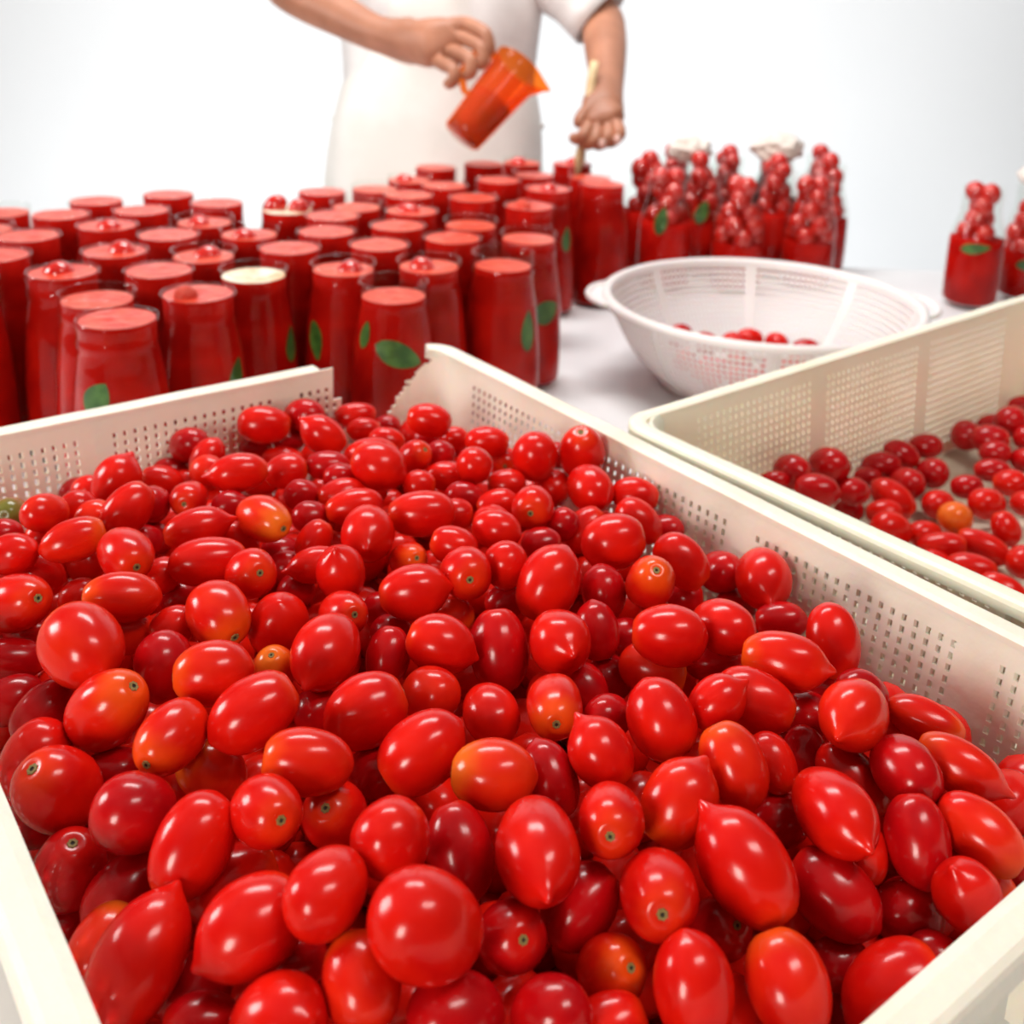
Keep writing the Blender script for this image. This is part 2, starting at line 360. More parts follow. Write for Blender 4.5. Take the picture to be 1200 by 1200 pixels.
# the second crate: outer far-left corner of the view at (.571, .614)
o2 = Vector((.571, .614, 0)) - Matrix.Rotation(a2, 3, 'Z') @ Vector((0, .505, 0))
crate('tomato_crate', 'yellowed plastic crate on the right, half empty with scattered plum tomatoes', (o2.x-.006, o2.y, TAB), a2, .719, .505,
      [PX2, PY2, PX2, PY2], MT['crate2'], ins=.014, band=.014, lipdrop=.009)
TOMDATA = """
M|3552 8181 10370 883 -447 -142 226 163|nr|bright red oval tomato, second left of the blunt-nosed tomato
M|3921 8184 10372 502 -846 178 184 149|nd|deep red oval tomato, nearest upper left of the blunt-nosed tomato
M|3736 7452 10488 -596 569 567 198 150|tr|red plum tomato with blunt squared nose below the broken crate corner
M|2919 8215 10326 338 -907 251 183 148|nd|deep red round tomato, fourth upper left of the orange dark-ended tomato
M|2954 7926 10312 622 132 772 166 125|nr|bright red oval tomato, third upper left of the orange dark-ended tomato
M|2847 7017 10570 -933 358 -42 209 141|tr|bright red long tomato, nearest upper left of the orange dark-ended tomato
M|2861 7690 10318 369 -895 253 151 122|no|orange-red round tomato, second upper left of the orange dark-ended tomato
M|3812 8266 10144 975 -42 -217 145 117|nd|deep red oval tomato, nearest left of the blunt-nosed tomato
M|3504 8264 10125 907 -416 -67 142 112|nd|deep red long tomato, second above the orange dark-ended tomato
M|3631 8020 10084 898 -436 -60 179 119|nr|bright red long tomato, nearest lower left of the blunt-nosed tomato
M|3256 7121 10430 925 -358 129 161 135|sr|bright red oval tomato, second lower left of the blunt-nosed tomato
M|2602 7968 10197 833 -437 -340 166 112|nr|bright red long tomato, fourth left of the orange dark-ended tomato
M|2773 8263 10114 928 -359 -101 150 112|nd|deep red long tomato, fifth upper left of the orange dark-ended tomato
M|2460 6978 10485 -538 -812 224 160 125|sr|bright red long tomato, third left of the orange dark-ended tomato
M|2283 6379 10571 954 -264 143 209 138|tr|bright red long tomato, second left of the orange dark-ended tomato
M|2688 6816 10430 910 -405 -87 131 112|nd|deep red oval tomato, nearest left of the orange dark-ended tomato
M|2684 6243 10586 200 -980 21 227 146|sO|orange plum tomato with a dark stem end at its lower right
M|3192 6732 10417 889 -453 -59 129 112|nd|deep red oval tomato, nearest upper right of the orange dark-ended tomato
M|3103 6418 10402 885 -461 -59 130 112|nd|deep red oval tomato, nearest right of the orange dark-ended tomato
M|2931 6018 10444 653 129 746 152 113|nr|bright red oval tomato, nearest left of the ball tomato with centred tip
M|3563 7044 10430 882 -469 -45 169 112|nd|deep red long tomato, nearest below the blunt-nosed tomato
M|2194 5952 10567 942 -336 19 234 146|nr|bright red long tomato, second lower left of the orange dark-ended tomato
M|2578 6425 10388 648 -556 -520 147 112|tr|bright red long tomato, nearest lower left of the orange dark-ended tomato
M|2328 5628 10591 -24 -885 465 178 148|sr|bright red oval tomato, nearest below the orange dark-ended tomato
M|1975 6149 10446 933 -96 347 123 112|nr|bright red oval tomato, nearest upper right of the yellow-shouldered tomato
M|2104 6862 10318 808 404 -429 129 112|nd|deep red round tomato, second upper right of the yellow-shouldered tomato
M|2809 5738 10446 -920 371 -127 173 112|tr|bright red long tomato, second lower left of the ball tomato with centred tip
M|2784 5358 10570 -266 -174 948 188 149|tr|bright red oval tomato, nearest lower left of the ball tomato with centred tip
M|2777 6099 10268 889 -451 -75 121 112|nd|deep red long tomato, second lower right of the orange dark-ended tomato
M|2715 5832 10250 885 -460 -74 121 112|nd|deep red long tomato, second upper left of the yellow-flecked tomato
M|4454 8254 10229 889 -455 53 191 116|nr|bright red long tomato, nearest upper right of the blunt-nosed tomato
M|4386 7975 10195 870 -492 -28 150 112|nr|bright red long tomato, nearest right of the blunt-nosed tomato
M|4782 8260 10044 861 -508 -19 126 112|nd|deep red oval tomato, nearest left of the cracked-corner tomato
M|4541 7164 10538 782 -592 -195 190 141|nr|lone red oval tomato resting against the cracked white corner piece
M|4203 7259 10402 775 -577 -256 146 112|nr|bright red long tomato, nearest lower left of the cracked-corner tomato
M|3949 7033 10430 866 -500 -27 201 134|nr|bright red long tomato, nearest above the big back-crest tomato
M|3725 6572 10570 673 -606 -425 208 176|tr|large glossy red tomato on the heap's back crest with a tiny tip at right
M|4122 6717 10477 226 -718 659 164 125|sr|bright red oval tomato, nearest right of the big back-crest tomato
M|4382 6746 10430 957 -251 -143 121 112|nd|deep red oval tomato, second below the cracked-corner tomato
M|4805 7176 10304 832 -555 3 123 112|nr|bright red long tomato, nearest lower right of the cracked-corner tomato
M|4760 7547 10180 844 -536 -7 121 112|nd|deep red long tomato, nearest below the cracked-corner tomato
M|4824 6721 10442 794 -604 -64 181 125|nr|bright red long tomato, nearest right of the cracked-corner tomato
M|4316 6180 10570 481 683 -551 173 139|nr|bright red round tomato, third lower right of the cracked-corner tomato
M|4876 7278 10132 831 -556 2 121 112|nd|deep red long tomato, second lower right of the cracked-corner tomato
M|4982 6694 10240 -585 -801 125 142 115|sr|bright red round tomato, second upper left of the black-scarred tomato
M|4256 6452 10396 811 -580 -80 156 112|nr|bright red long tomato, third right of the big back-crest tomato
M|4132 6026 10428 736 -639 -224 142 112|nd|deep red oval tomato, third left of the black-scarred tomato
M|3962 6370 10430 846 -533 -13 121 112|nr|bright red long tomato, nearest lower right of the big back-crest tomato
M|3593 5753 10570 856 -516 31 230 155|nr|bright red long tomato, nearest right of the ball tomato with centred tip
M|3933 5837 10430 829 -559 -1 121 112|nr|bright red oval tomato, third right of the ball tomato with centred tip
M|3163 5715 10570 -506 -857 101 219 178|tr|ball-shaped red tomato with its pointed tip centred facing the viewer
M|3348 6241 10485 901 -418 115 202 125|nr|bright red long tomato, nearest upper left of the ball tomato with centred tip
M|3410 6560 10435 910 -368 191 167 112|nr|bright red long tomato, nearest lower left of the big back-crest tomato
M|3535 6811 10430 877 -478 -42 127 112|nd|deep red oval tomato, nearest left of the big back-crest tomato
M|3533 5267 10567 692 -659 -294 158 125|nr|bright red oval tomato, second right of the ball tomato with centred tip
M|3389 4918 10593 -423 -863 276 193 157|sr|bright red round tomato, second left of the large leaning tomato
M|3334 5490 10430 -150 -850 505 179 115|so|orange-red long tomato, nearest lower right of the ball tomato with centred tip
M|3032 4942 10570 879 -466 103 205 160|tr|bright red oval tomato, second lower right of the ball tomato with centred tip
M|3879 5284 10570 466 -885 -14 167 135|nr|bright red oval tomato, nearest lower left of the black-scarred tomato
M|4082 5613 10430 813 -582 14 130 112|nr|bright red oval tomato, second left of the black-scarred tomato
M|3677 4901 10554 381 489 -785 176 142|nr|bright red round tomato, nearest upper left of the large leaning tomato
M|4276 5407 10572 -689 -707 160 164 147|sr|red oval tomato with a round black stem scar low on its face
M|4853 6137 10521 344 402 -848 218 176|nr|bright red round tomato, nearest above the black-scarred tomato
M|5195 5984 10536 -291 -232 928 225 182|sr|upright red tomato with flat brown-scarred top beside the crate wall joint
M|4945 5580 10456 -178 -980 -94 205 165|nr|bright red round tomato, nearest below the upright wall-joint tomato
M|5034 6125 10211 -447 -780 437 183 148|nr|bright red round tomato, nearest upper right of the black-scarred tomato
M|4545 6077 10398 807 -591 21 148 116|nr|bright red oval tomato, nearest upper left of the black-scarred tomato
M|4253 5791 10431 848 -471 243 153 112|nr|bright red long tomato, nearest left of the black-scarred tomato
M|5233 6318 10372 971 -9 -238 138 112|nd|deep red oval tomato, nearest left of the upright wall-joint tomato
M|4168 5164 10430 809 -577 108 137 112|nd|deep red long tomato, nearest below the black-scarred tomato
M|4448 5285 10439 623 10 782 121 112|nd|deep red oval tomato, nearest lower right of the black-scarred tomato
M|4654 5293 10335 703 -126 700 184 131|nr|bright red long tomato, nearest left of the broad squarish tomato
M|4417 4725 10570 795 -544 270 210 182|sr|broad squarish red tomato with an olive scar at its right end
M|3735 4548 10577 603 108 790 235 189|nr|large bright red oval tomato leaning up to the right in mid-heap
M|5218 5380 10407 686 -722 -84 179 129|nr|bright red oval tomato, nearest lower right of the upright wall-joint tomato
M|5007 5112 10376 340 -745 -574 190 136|nr|bright red long tomato, nearest upper right of the broad squarish tomato
M|5240 5074 10249 271 -908 319 146 118|nd|deep red oval tomato, nearest right of the broad squarish tomato
M|4726 4410 10471 308 -776 -550 204 154|nr|bright red oval tomato, second right of the broad squarish tomato
M|4265 4219 10570 -366 -546 753 232 150|so|orange-red oval tomato, nearest lower right of the broad squarish tomato
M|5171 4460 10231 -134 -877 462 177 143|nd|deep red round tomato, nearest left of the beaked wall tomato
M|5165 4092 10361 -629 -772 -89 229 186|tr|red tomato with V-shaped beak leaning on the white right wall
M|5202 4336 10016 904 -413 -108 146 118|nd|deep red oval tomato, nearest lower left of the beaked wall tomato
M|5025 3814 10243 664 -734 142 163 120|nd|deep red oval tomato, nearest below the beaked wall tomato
M|4720 3209 10539 -250 -523 -815 207 149|nr|smooth egg-shaped red tomato standing against the perforated right wall
M|4228 3167 10630 589 -808 -21 226 153|to|orange-red long tomato, nearest left of the egg-shaped wall tomato
M|4282 3639 10565 167 -980 106 191 154|nr|bright red oval tomato, second lower left of the beaked wall tomato
M|3911 3704 10615 698 -716 23 209 166|nr|bright red oval tomato, third lower right of the broad squarish tomato
M|3427 4065 10570 -326 -920 219 205 167|tr|round red tomato with a pinhole dark dot near its centre
M|3788 4153 10448 -177 -547 -818 168 129|nd|deep red oval tomato, nearest right of the pinhole-dot tomato
M|4113 4466 10430 -163 -526 -835 174 137|nd|deep red oval tomato, nearest below the broad squarish tomato
M|3916 3813 10331 588 -787 -188 197 150|no|orange-red oval tomato, second upper right of the cone-shaped tomato
M|3361 3193 10634 -41 -710 -703 194 165|sr|bright red oval tomato, nearest upper right of the cone-shaped tomato
M|3651 3105 10655 778 -333 533 152 127|tr|bright red oval tomato, nearest above the two-specked tomato
M|3927 3089 10558 496 -847 -191 213 153|sr|bright red oval tomato, nearest lower left of the egg-shaped wall tomato
M|4307 3701 10290 704 -701 116 173 112|nd|deep red long tomato, third lower left of the beaked wall tomato
M|4216 2700 10590 -946 -317 66 205 167|to|orange-red round tomato, nearest above the brightest oval tomato
M|4547 2881 10458 739 -383 -555 157 127|nd|deep red oval tomato, nearest lower right of the egg-shaped wall tomato
M|4356 3078 10300 -223 -787 575 157 127|nd|deep red round tomato, nearest upper right of the two-specked tomato
M|4646 3217 10257 649 -742 166 121 112|nd|deep red oval tomato, nearest below the egg-shaped wall tomato
M|4750 2616 10370 396 -908 -134 208 112|so|orange-red long tomato, nearest upper left of the right-nippled tomato
M|4725 2814 10211 898 -419 -136 121 112|nr|bright red oval tomato, second upper left of the right-nippled tomato
M|4516 2283 10425 316 -929 -192 216 129|to|orange-red tomato with a sharp nipple pointing at the right wall
M|4246 1996 10376 167 -934 -315 215 141|no|orange-red long tomato, nearest below the right-nippled tomato
M|4227 2390 10457 -308 -951 23 192 155|nd|deep red oval tomato, nearest left of the right-nippled tomato
M|4161 2625 10282 175 -888 -426 206 132|nr|bright red long tomato, nearest upper right of the brightest oval tomato
M|3661 2387 10521 -359 -924 131 250 162|tr|brightest red oval tomato with a small pointed tip at lower right
M|3983 2150 10374 -366 -574 -732 195 145|nd|deep red oval tomato, nearest lower left of the right-nippled tomato
M|4145 2917 10249 -619 -569 -541 149 120|nd|deep red oval tomato, nearest upper left of the brightest oval tomato
M|3724 2793 10476 3 -789 -614 148 112|nr|bright red long tomato, nearest right of the two-specked tomato
M|3439 2792 10600 53 750 660 197 149|so|orange-streaked tomato with two small brown specks near its upper end
M|3689 2684 10245 922 -180 -344 159 128|nd|deep red round tomato, nearest left of the brightest oval tomato
M|3798 2298 10289 -355 -594 -722 139 112|nr|bright red oval tomato, nearest lower right of the brightest oval tomato
M|3524 2249 10259 251 -917 -310 214 162|nd|deep red oval tomato, nearest below the brightest oval tomato
M|3104 2398 10511 -76 855 513 251 186|tr|long glossy red tomato with a nipple on its upper left end
M|3925 1855 10322 -470 208 858 173 141|tr|bright red round tomato, second upper right of the front-rim tomato
M|4255 1987 10134 198 -944 -264 194 112|no|orange-red long tomato, second below the right-nippled tomato
M|3907 2102 10052 907 -206 -367 179 145|nd|deep red round tomato, nearest above the front-rim tomato
M|4607 1963 10055 821 -571 -17 127 112|nd|deep red oval tomato, nearest lower right of the right-nippled tomato
M|3395 1835 10186 780 -348 520 222 175|nr|large bright red tomato pressed against the front rim at lower right
M|3784 1891 10049 627 -740 243 121 112|nd|deep red oval tomato, nearest upper right of the front-rim tomato
M|2927 2017 10356 -212 -777 -592 197 158|no|orange-red oval tomato with flame-orange face at the front edge
M|2579 2184 10422 -112 -465 -878 191 154|nr|bright red oval tomato, nearest left of the flame-orange tomato
M|2714 2524 10509 -593 -677 437 245 158|sr|upright oval red tomato with a small tan scar low in front
M|3088 2789 10564 728 48 683 194 165|to|orange-red oval tomato, nearest lower left of the two-specked tomato
M|2741 2855 10618 -634 -672 383 220 142|sr|bright red oval tomato, nearest below the cone-shaped tomato
M|2965 3176 10630 -130 780 612 169 145|tr|cone-shaped red tomato with its blunt point aimed up left
M|3052 3630 10570 -573 -779 254 224 144|so|orange-red oval tomato, nearest upper left of the cone-shaped tomato
M|3233 4350 10430 -231 -515 -825 230 167|nd|deep red oval tomato, nearest left of the pinhole-dot tomato
M|3526 3924 10305 111 -736 -667 151 112|nd|deep red long tomato, nearest lower right of the pinhole-dot tomato
M|3830 4068 10170 877 168 -450 166 134|nd|deep red round tomato, second lower right of the pinhole-dot tomato
M|3297 3498 10490 876 137 -462 139 112|nd|deep red round tomato, nearest above the cone-shaped tomato
M|2873 3922 10430 -234 -971 -47 173 140|nr|bright red round tomato, nearest above the level orange tomato
M|2481 3356 10630 -785 618 37 194 156|sO|orange plum tomato lying level in the middle of the heap
M|2778 3312 10490 -53 -710 -702 178 126|nd|deep red long tomato, nearest lower left of the cone-shaped tomato
M|2367 2884 10643 -508 -845 168 264 174|tr|wide glossy red tomato with a heart-like tip low on its face
M|2535 2788 10339 838 -36 545 187 145|nd|deep red oval tomato, nearest lower right of the heart-tipped tomato
M|2159 2767 10426 -192 -749 634 153 137|sd|deep red oval tomato, nearest right of the largest round tomato
M|2484 2530 10265 -38 -716 698 165 134|so|orange-red round tomato, nearest lower left of the tan-scarred tomato
M|2094 2438 10386 311 -794 522 164 133|nd|deep red oval tomato, nearest lower right of the largest round tomato
M|2303 2349 10258 876 -379 297 161 119|nr|bright red oval tomato, second below the tan-scarred tomato
M|1818 2644 10375 895 -331 -300 186 150|nd|deep red oval tomato, nearest below the largest round tomato
M|1765 2769 10711 692 -56 -720 236 191|nr|largest round tomato at the front of the heap, orange at lower right
M|2206 3201 10490 -113 -703 -702 195 137|nd|deep red long tomato, nearest left of the heart-tipped tomato
M|1878 3207 10711 600 460 -654 194 156|nr|bright red round tomato, nearest above the largest round tomato
M|1924 3800 10386 -475 -451 756 181 147|sr|bright red round tomato, nearest right of the ringed-scar tomato
M|2345 3732 10570 -882 134 -451 215 171|sr|bright red oval tomato, nearest left of the level orange tomato
M|2278 4144 10570 918 -239 316 209 176|sr|bright red oval tomato, nearest lower right of the yellow-flecked tomato
M|2706 4227 10435 155 -878 453 177 143|no|orange-red round tomato, nearest upper left of the level orange tomato
M|2884 4416 10559 681 -673 -289 194 157|tr|bright red oval tomato, second lower left of the large leaning tomato
M|3343 4962 10290 462 -712 -529 121 112|no|orange-red long tomato, second left of the pinhole-dot tomato
M|2703 4662 10430 434 382 816 160 123|nd|deep red oval tomato, nearest right of the yellow-flecked tomato
M|2932 5026 10290 590 -783 198 126 112|nd|deep red oval tomato, second right of the yellow-flecked tomato
M|2345 4690 10579 -766 -623 -160 231 177|tr|red tomato with one yellow fleck and a pointed lower left tip
M|2604 4987 10553 -105 -878 467 201 130|sr|bright red oval tomato, nearest upper right of the yellow-flecked tomato
M|3010 5274 10290 882 213 -421 121 112|nd|deep red round tomato, nearest below the ball tomato with centred tip
M|2243 4615 10290 479 644 -596 156 126|nd|deep red round tomato, nearest below the yellow-flecked tomato
M|2269 4039 10290 84 -848 524 166 134|nd|deep red round tomato, second right of the ringed-scar tomato
M|1775 4311 10675 922 -82 380 218 169|nr|bright red oval tomato, nearest lower right of the yellow-ended tomato
M|1735 4721 10670 -933 359 23 196 162|so|orange-red oval tomato with a yellow left end
M|2004 5319 10591 70 -973 -218 210 170|so|orange-red round tomato, nearest above the yellow-ended tomato
M|2334 5263 10430 140 359 -923 213 171|nr|bright red round tomato, nearest upper left of the yellow-flecked tomato
M|2146 4909 10430 -281 -353 893 140 114|sO|orange-tinged round tomato, nearest left of the yellow-flecked tomato
M|1636 5152 10500 -141 -531 -836 189 153|nd|deep red oval tomato, nearest left of the yellow-ended tomato
M|1819 5525 10475 940 -98 328 132 112|nr|bright red oval tomato, nearest lower right of the yellow-shouldered tomato
M|2074 6128 10257 914 -386 -124 126 112|nd|deep red long tomato, nearest right of the yellow-shouldered tomato
M|1429 4453 10605 -793 -609 -1 208 148|so|orange-red oval tomato, nearest lower left of the yellow-ended tomato
M|1599 4425 10352 -612 626 484 174 142|sO|orange-tinged oval tomato, nearest upper left of the ringed-scar tomato
M|1285 4945 10516 433 -537 724 239 177|so|orange-red oval tomato, nearest below the rosy egg-shaped tomato
M|1172 4203 10496 556 520 -648 214 173|nd|deep red round tomato, second right of the scuffed round tomato
M|979 4691 10367 -498 -117 859 226 183|sr|scuffed round red tomato beside the left front rim
M|956 5048 10316 580 31 814 194 156|nr|bright red oval tomato, nearest upper left of the scuffed round tomato
M|935 4405 10167 50 -291 956 197 160|sd|deep red round tomato, nearest below the scuffed round tomato
M|1269 4861 10218 784 -619 39 146 118|nd|deep red oval tomato, nearest right of the scuffed round tomato
M|1288 3833 10530 673 365 644 214 161|nr|bright red oval tomato, second lower left of the ringed-scar tomato
M|1105 4147 10158 903 140 405 210 159|nd|deep red oval tomato, nearest upper right of the gold-speckled tomato
M|969 3562 10367 713 401 575 256 170|tr|long red tomato with a pointed top next to the left front rim
M|921 3860 10224 758 599 259 164 132|nO|gold-speckled orange tomato squeezed against the left front rim
M|1445 3817 10264 966 -195 172 205 155|nr|bright red oval tomato, nearest upper left of the large left-tipped tomato
M|1319 3303 10535 -950 49 -310 212 177|tr|large oval red tomato with a sharp tip at its lower left end
M|1546 3125 10707 847 532 2 181 146|nr|bright red oval tomato, nearest upper right of the large left-tipped tomato
M|1553 2878 10496 -186 -907 -379 176 142|no|orange-red oval tomato, nearest lower left of the largest round tomato
M|1277 2978 10414 247 -788 564 197 159|nr|bright red round tomato, nearest below the large left-tipped tomato
M|1822 3852 10679 837 -527 -149 201 144|no|orange-red oval tomato, nearest upper right of the ringed-scar tomato
M|1566 3705 10647 -31 -909 416 178 145|sr|bright red tomato with an orange-ringed dark scar at its lower right
M|1300 5400 10620 116 -990 -74 254 205|no|big rosy egg-shaped tomato at the left side of the heap
M|1617 5746 10406 922 -356 -152 171 133|no|orange-red oval tomato, nearest below the yellow-shouldered tomato
M|1596 5690 10659 -926 347 146 211 139|so|scratched tomato with a yellow shoulder lying crosswise at the left
M|1759 6124 10671 -19 -995 94 237 153|sr|bright red oval tomato, nearest above the yellow-shouldered tomato
M|2005 6857 10587 755 106 647 199 148|nr|bright red oval tomato, third above the yellow-shouldered tomato
M|2151 7597 10451 613 190 767 198 167|tr|bright red oval tomato, sixth right of the green-brown tomato
M|1586 6564 10622 973 -138 185 195 132|no|orange-red long tomato, nearest upper left of the yellow-shouldered tomato
M|1529 7020 10624 815 411 -409 158 128|no|orange-red oval tomato, nearest right of the green-brown tomato
M|1442 7589 10407 -472 -801 369 135 112|sG|small green-brown plum tomato half hidden against the perforated back wall
M|1339 7326 10387 950 -260 -172 121 112|nd|deep red oval tomato, nearest below the green-brown tomato
M|1785 7252 10496 976 -185 114 127 112|nr|bright red oval tomato, second right of the green-brown tomato
M|2032 8270 10128 927 -52 371 121 112|nd|deep red long tomato, third right of the green-brown tomato
M|2008 7807 10337 643 -754 131 121 112|nr|bright red oval tomato, fourth right of the green-brown tomato
M|1837 7047 10499 968 -152 199 121 112|no|orange-red long tomato, second above the yellow-shouldered tomato
M|1537 7116 10408 945 -286 -159 121 112|nr|bright red long tomato, nearest lower right of the green-brown tomato
M|1271 6751 10536 556 -764 326 164 132|nr|bright red round tomato, second below the green-brown tomato
M|1429 6816 10324 555 -486 -676 169 127|nr|bright red oval tomato, second lower right of the green-brown tomato
M|1178 6274 10472 295 -844 448 261 169|sr|bright red oval tomato, nearest upper left of the rosy egg-shaped tomato
M|1546 6388 10327 915 13 402 121 112|nr|bright red oval tomato, nearest left of the yellow-shouldered tomato
M|2249 7131 10435 407 796 -448 163 131|nd|deep red round tomato, fourth above the yellow-shouldered tomato
M|2223 7057 10213 951 37 -306 144 116|nd|deep red oval tomato, third upper right of the yellow-shouldered tomato
M|1084 6033 10276 902 -333 -274 182 112|nd|deep red long tomato, second left of the rosy egg-shaped tomato
M|993 5709 10231 989 -104 102 174 128|nd|deep red oval tomato, second lower left of the rosy egg-shaped tomato
M|1093 5444 10281 803 222 553 178 134|nd|deep red oval tomato, nearest lower left of the rosy egg-shaped tomato
M|1266 6400 10189 936 -298 -188 152 112|nd|deep red long tomato, nearest left of the rosy egg-shaped tomato
M|919 4944 10039 829 156 -538 153 123|nd|deep red oval tomato, nearest lower left of the scuffed round tomato
M|910 4432 9867 596 409 -691 129 112|nd|deep red round tomato, nearest upper left of the gold-speckled tomato
M|1154 3528 10144 461 -790 404 165 133|nd|deep red round tomato, nearest lower right of the long rim-side tomato
M|1101 3293 10229 869 -471 -155 145 112|nd|deep red long tomato, second lower right of the long rim-side tomato
M|3035 2450 10195 -118 -651 750 158 128|sd|deep red round tomato, nearest lower left of the long nippled tomato
M|3473 2141 10006 864 -489 -122 134 112|nd|deep red oval tomato, nearest right of the flame-orange tomato
M|1478 3280 10301 857 -505 -104 132 112|nd|deep red oval tomato, nearest lower right of the large left-tipped tomato
M|2824 6306 10264 892 -445 -76 138 112|nd|deep red long tomato, nearest lower right of the orange dark-ended tomato
M|4839 4454 10150 716 -691 98 121 112|nd|deep red oval tomato, second left of the beaked wall tomato
M|4048 4194 10290 13 -883 469 126 112|nd|deep red round tomato, second right of the pinhole-dot tomato
M|3688 4913 10289 859 -417 298 134 112|nd|deep red long tomato, nearest left of the large leaning tomato
S|7517 5750 9854 -355 -837 417 205 165|nd|deep red round second-crate tomato, nearest left of the flat-topped tomato
S|8050 5746 9774 -213 -892 398 225 181|nd|tall flat-topped dark red tomato near the second crate's back wall
S|7242 5722 9856 657 -744 121 138 86|nd|deep red long second-crate tomato, second left of the flat-topped tomato
S|7437 5403 9833 579 -815 -23 197 148|nd|deep red oval second-crate tomato, nearest lower left of the flat-topped tomato
S|8075 5457 9623 965 -185 -188 163 131|nd|deep red round second-crate tomato, nearest lower right of the flat-topped tomato
S|8810 5819 9440 599 -786 152 138 95|nd|deep red long second-crate tomato, nearest upper left of the long curved tomato
S|9042 5823 9503 590 -793 154 195 133|nd|deep red long second-crate tomato, nearest above the long curved tomato
S|9381 5830 9533 415 -871 -263 190 136|nd|deep red long second-crate tomato, second above the long curved tomato
S|9860 5864 9498 559 -813 164 173 136|nd|deep red oval second-crate tomato, nearest left of the far-pile tip tomato
S|8995 5495 9446 -231 -881 414 197 159|nd|deep red round second-crate tomato, nearest upper right of the long curved tomato
S|9432 5496 9442 -449 -786 425 191 154|nd|deep red round second-crate tomato, nearest lower left of the far-pile tip tomato
S|8250 5607 9320 321 -902 290 144 116|nd|deep red oval second-crate tomato, second left of the long curved tomato
S|8644 5403 9419 266 -836 -479 235 162|nr|long curved red tomato lying across the second crate's left group
S|8386 5321 9385 592 -789 165 169 120|nr|bright red long second-crate tomato, nearest lower left of the long curved tomato
S|8078 5027 9430 846 -349 -403 199 161|nr|bright red oval second-crate tomato, nearest below the long curved tomato
S|9032 5157 9350 959 28 -282 183 147|nr|bright red round second-crate tomato, nearest upper left of the orange tomato
S|8405 4883 9345 957 -214 -194 163 131|nr|bright red round second-crate tomato, nearest lower right of the long curved tomato
S|8763 4818 9430 869 310 -386 195 157|nY|bright orange round tomato in the second crate
S|8289 4640 9380 560 -806 192 210 120|nr|bright red long second-crate tomato, nearest lower left of the orange tomato
S|8604 4439 9364 354 -911 -212 239 134|nr|long glossy red tomato in mid second crate lying beside a shorter twin
S|8127 4260 9386 485 -873 47 215 129|nr|bright red long second-crate tomato, nearest lower left of the long glossy tomato
S|8109 4564 9314 382 -899 -213 147 96|nr|bright red long second-crate tomato, nearest below the orange tomato
S|8064 3933 9366 339 -921 -190 198 120|nr|bright red long second-crate tomato, nearest lower right of the long glossy tomato
S|9289 4814 9430 961 -208 -183 191 154|nr|bright red round second-crate tomato, nearest upper right of the orange tomato
S|8970 4441 9430 -125 -583 -803 162 131|nr|bright red oval second-crate tomato, nearest upper right of the long glossy tomato
S|8510 4021 9431 -726 -503 469 180 145|nr|bright red round second-crate tomato, nearest right of the long glossy tomato
S|9463 5135 9430 537 -823 186 159 125|nd|deep red oval second-crate tomato, nearest above the orange tomato
S|10034 5199 9430 519 -833 190 182 121|nd|deep red long second-crate tomato, second lower right of the far-pile tip tomato
S|9905 4931 9430 509 -837 199 169 135|nr|bright red oval second-crate tomato, third upper right of the orange tomato
S|9588 4612 9430 -458 -767 449 151 122|nr|bright red round second-crate tomato, second upper right of the long glossy tomato
S|10367 5363 9481 515 -837 186 162 126|nd|deep red oval second-crate tomato, nearest lower right of the far-pile tip tomato
S|10553 5542 9528 517 -837 180 204 149|nd|deep red oval second-crate tomato, nearest right of the far-pile tip tomato
S|10662 5874 9429 -844 -493 211 210 169|nd|dark red tomato at the left tip of the far pile by the back wall
S|11285 5903 9383 516 -838 175 186 137|nd|deep red oval second-crate tomato, second right of the far-pile tip tomato
S|11189 5646 9546 961 -241 -134 216 174|nd|deep red round second-crate tomato, third right of the far-pile tip tomato
S|11945 5937 9472 492 -852 179 174 123|nd|deep red long second-crate tomato, nearest upper right of the far-pile tip tomato
S|10552 5139 9435 -470 -779 415 165 133|nd|deep red round second-crate tomato, third lower right of the far-pile tip tomato
S|11068 5380 9471 804 -594 24 174 140|nd|deep red oval second-crate tomato, fourth right of the far-pile tip tomato
"""
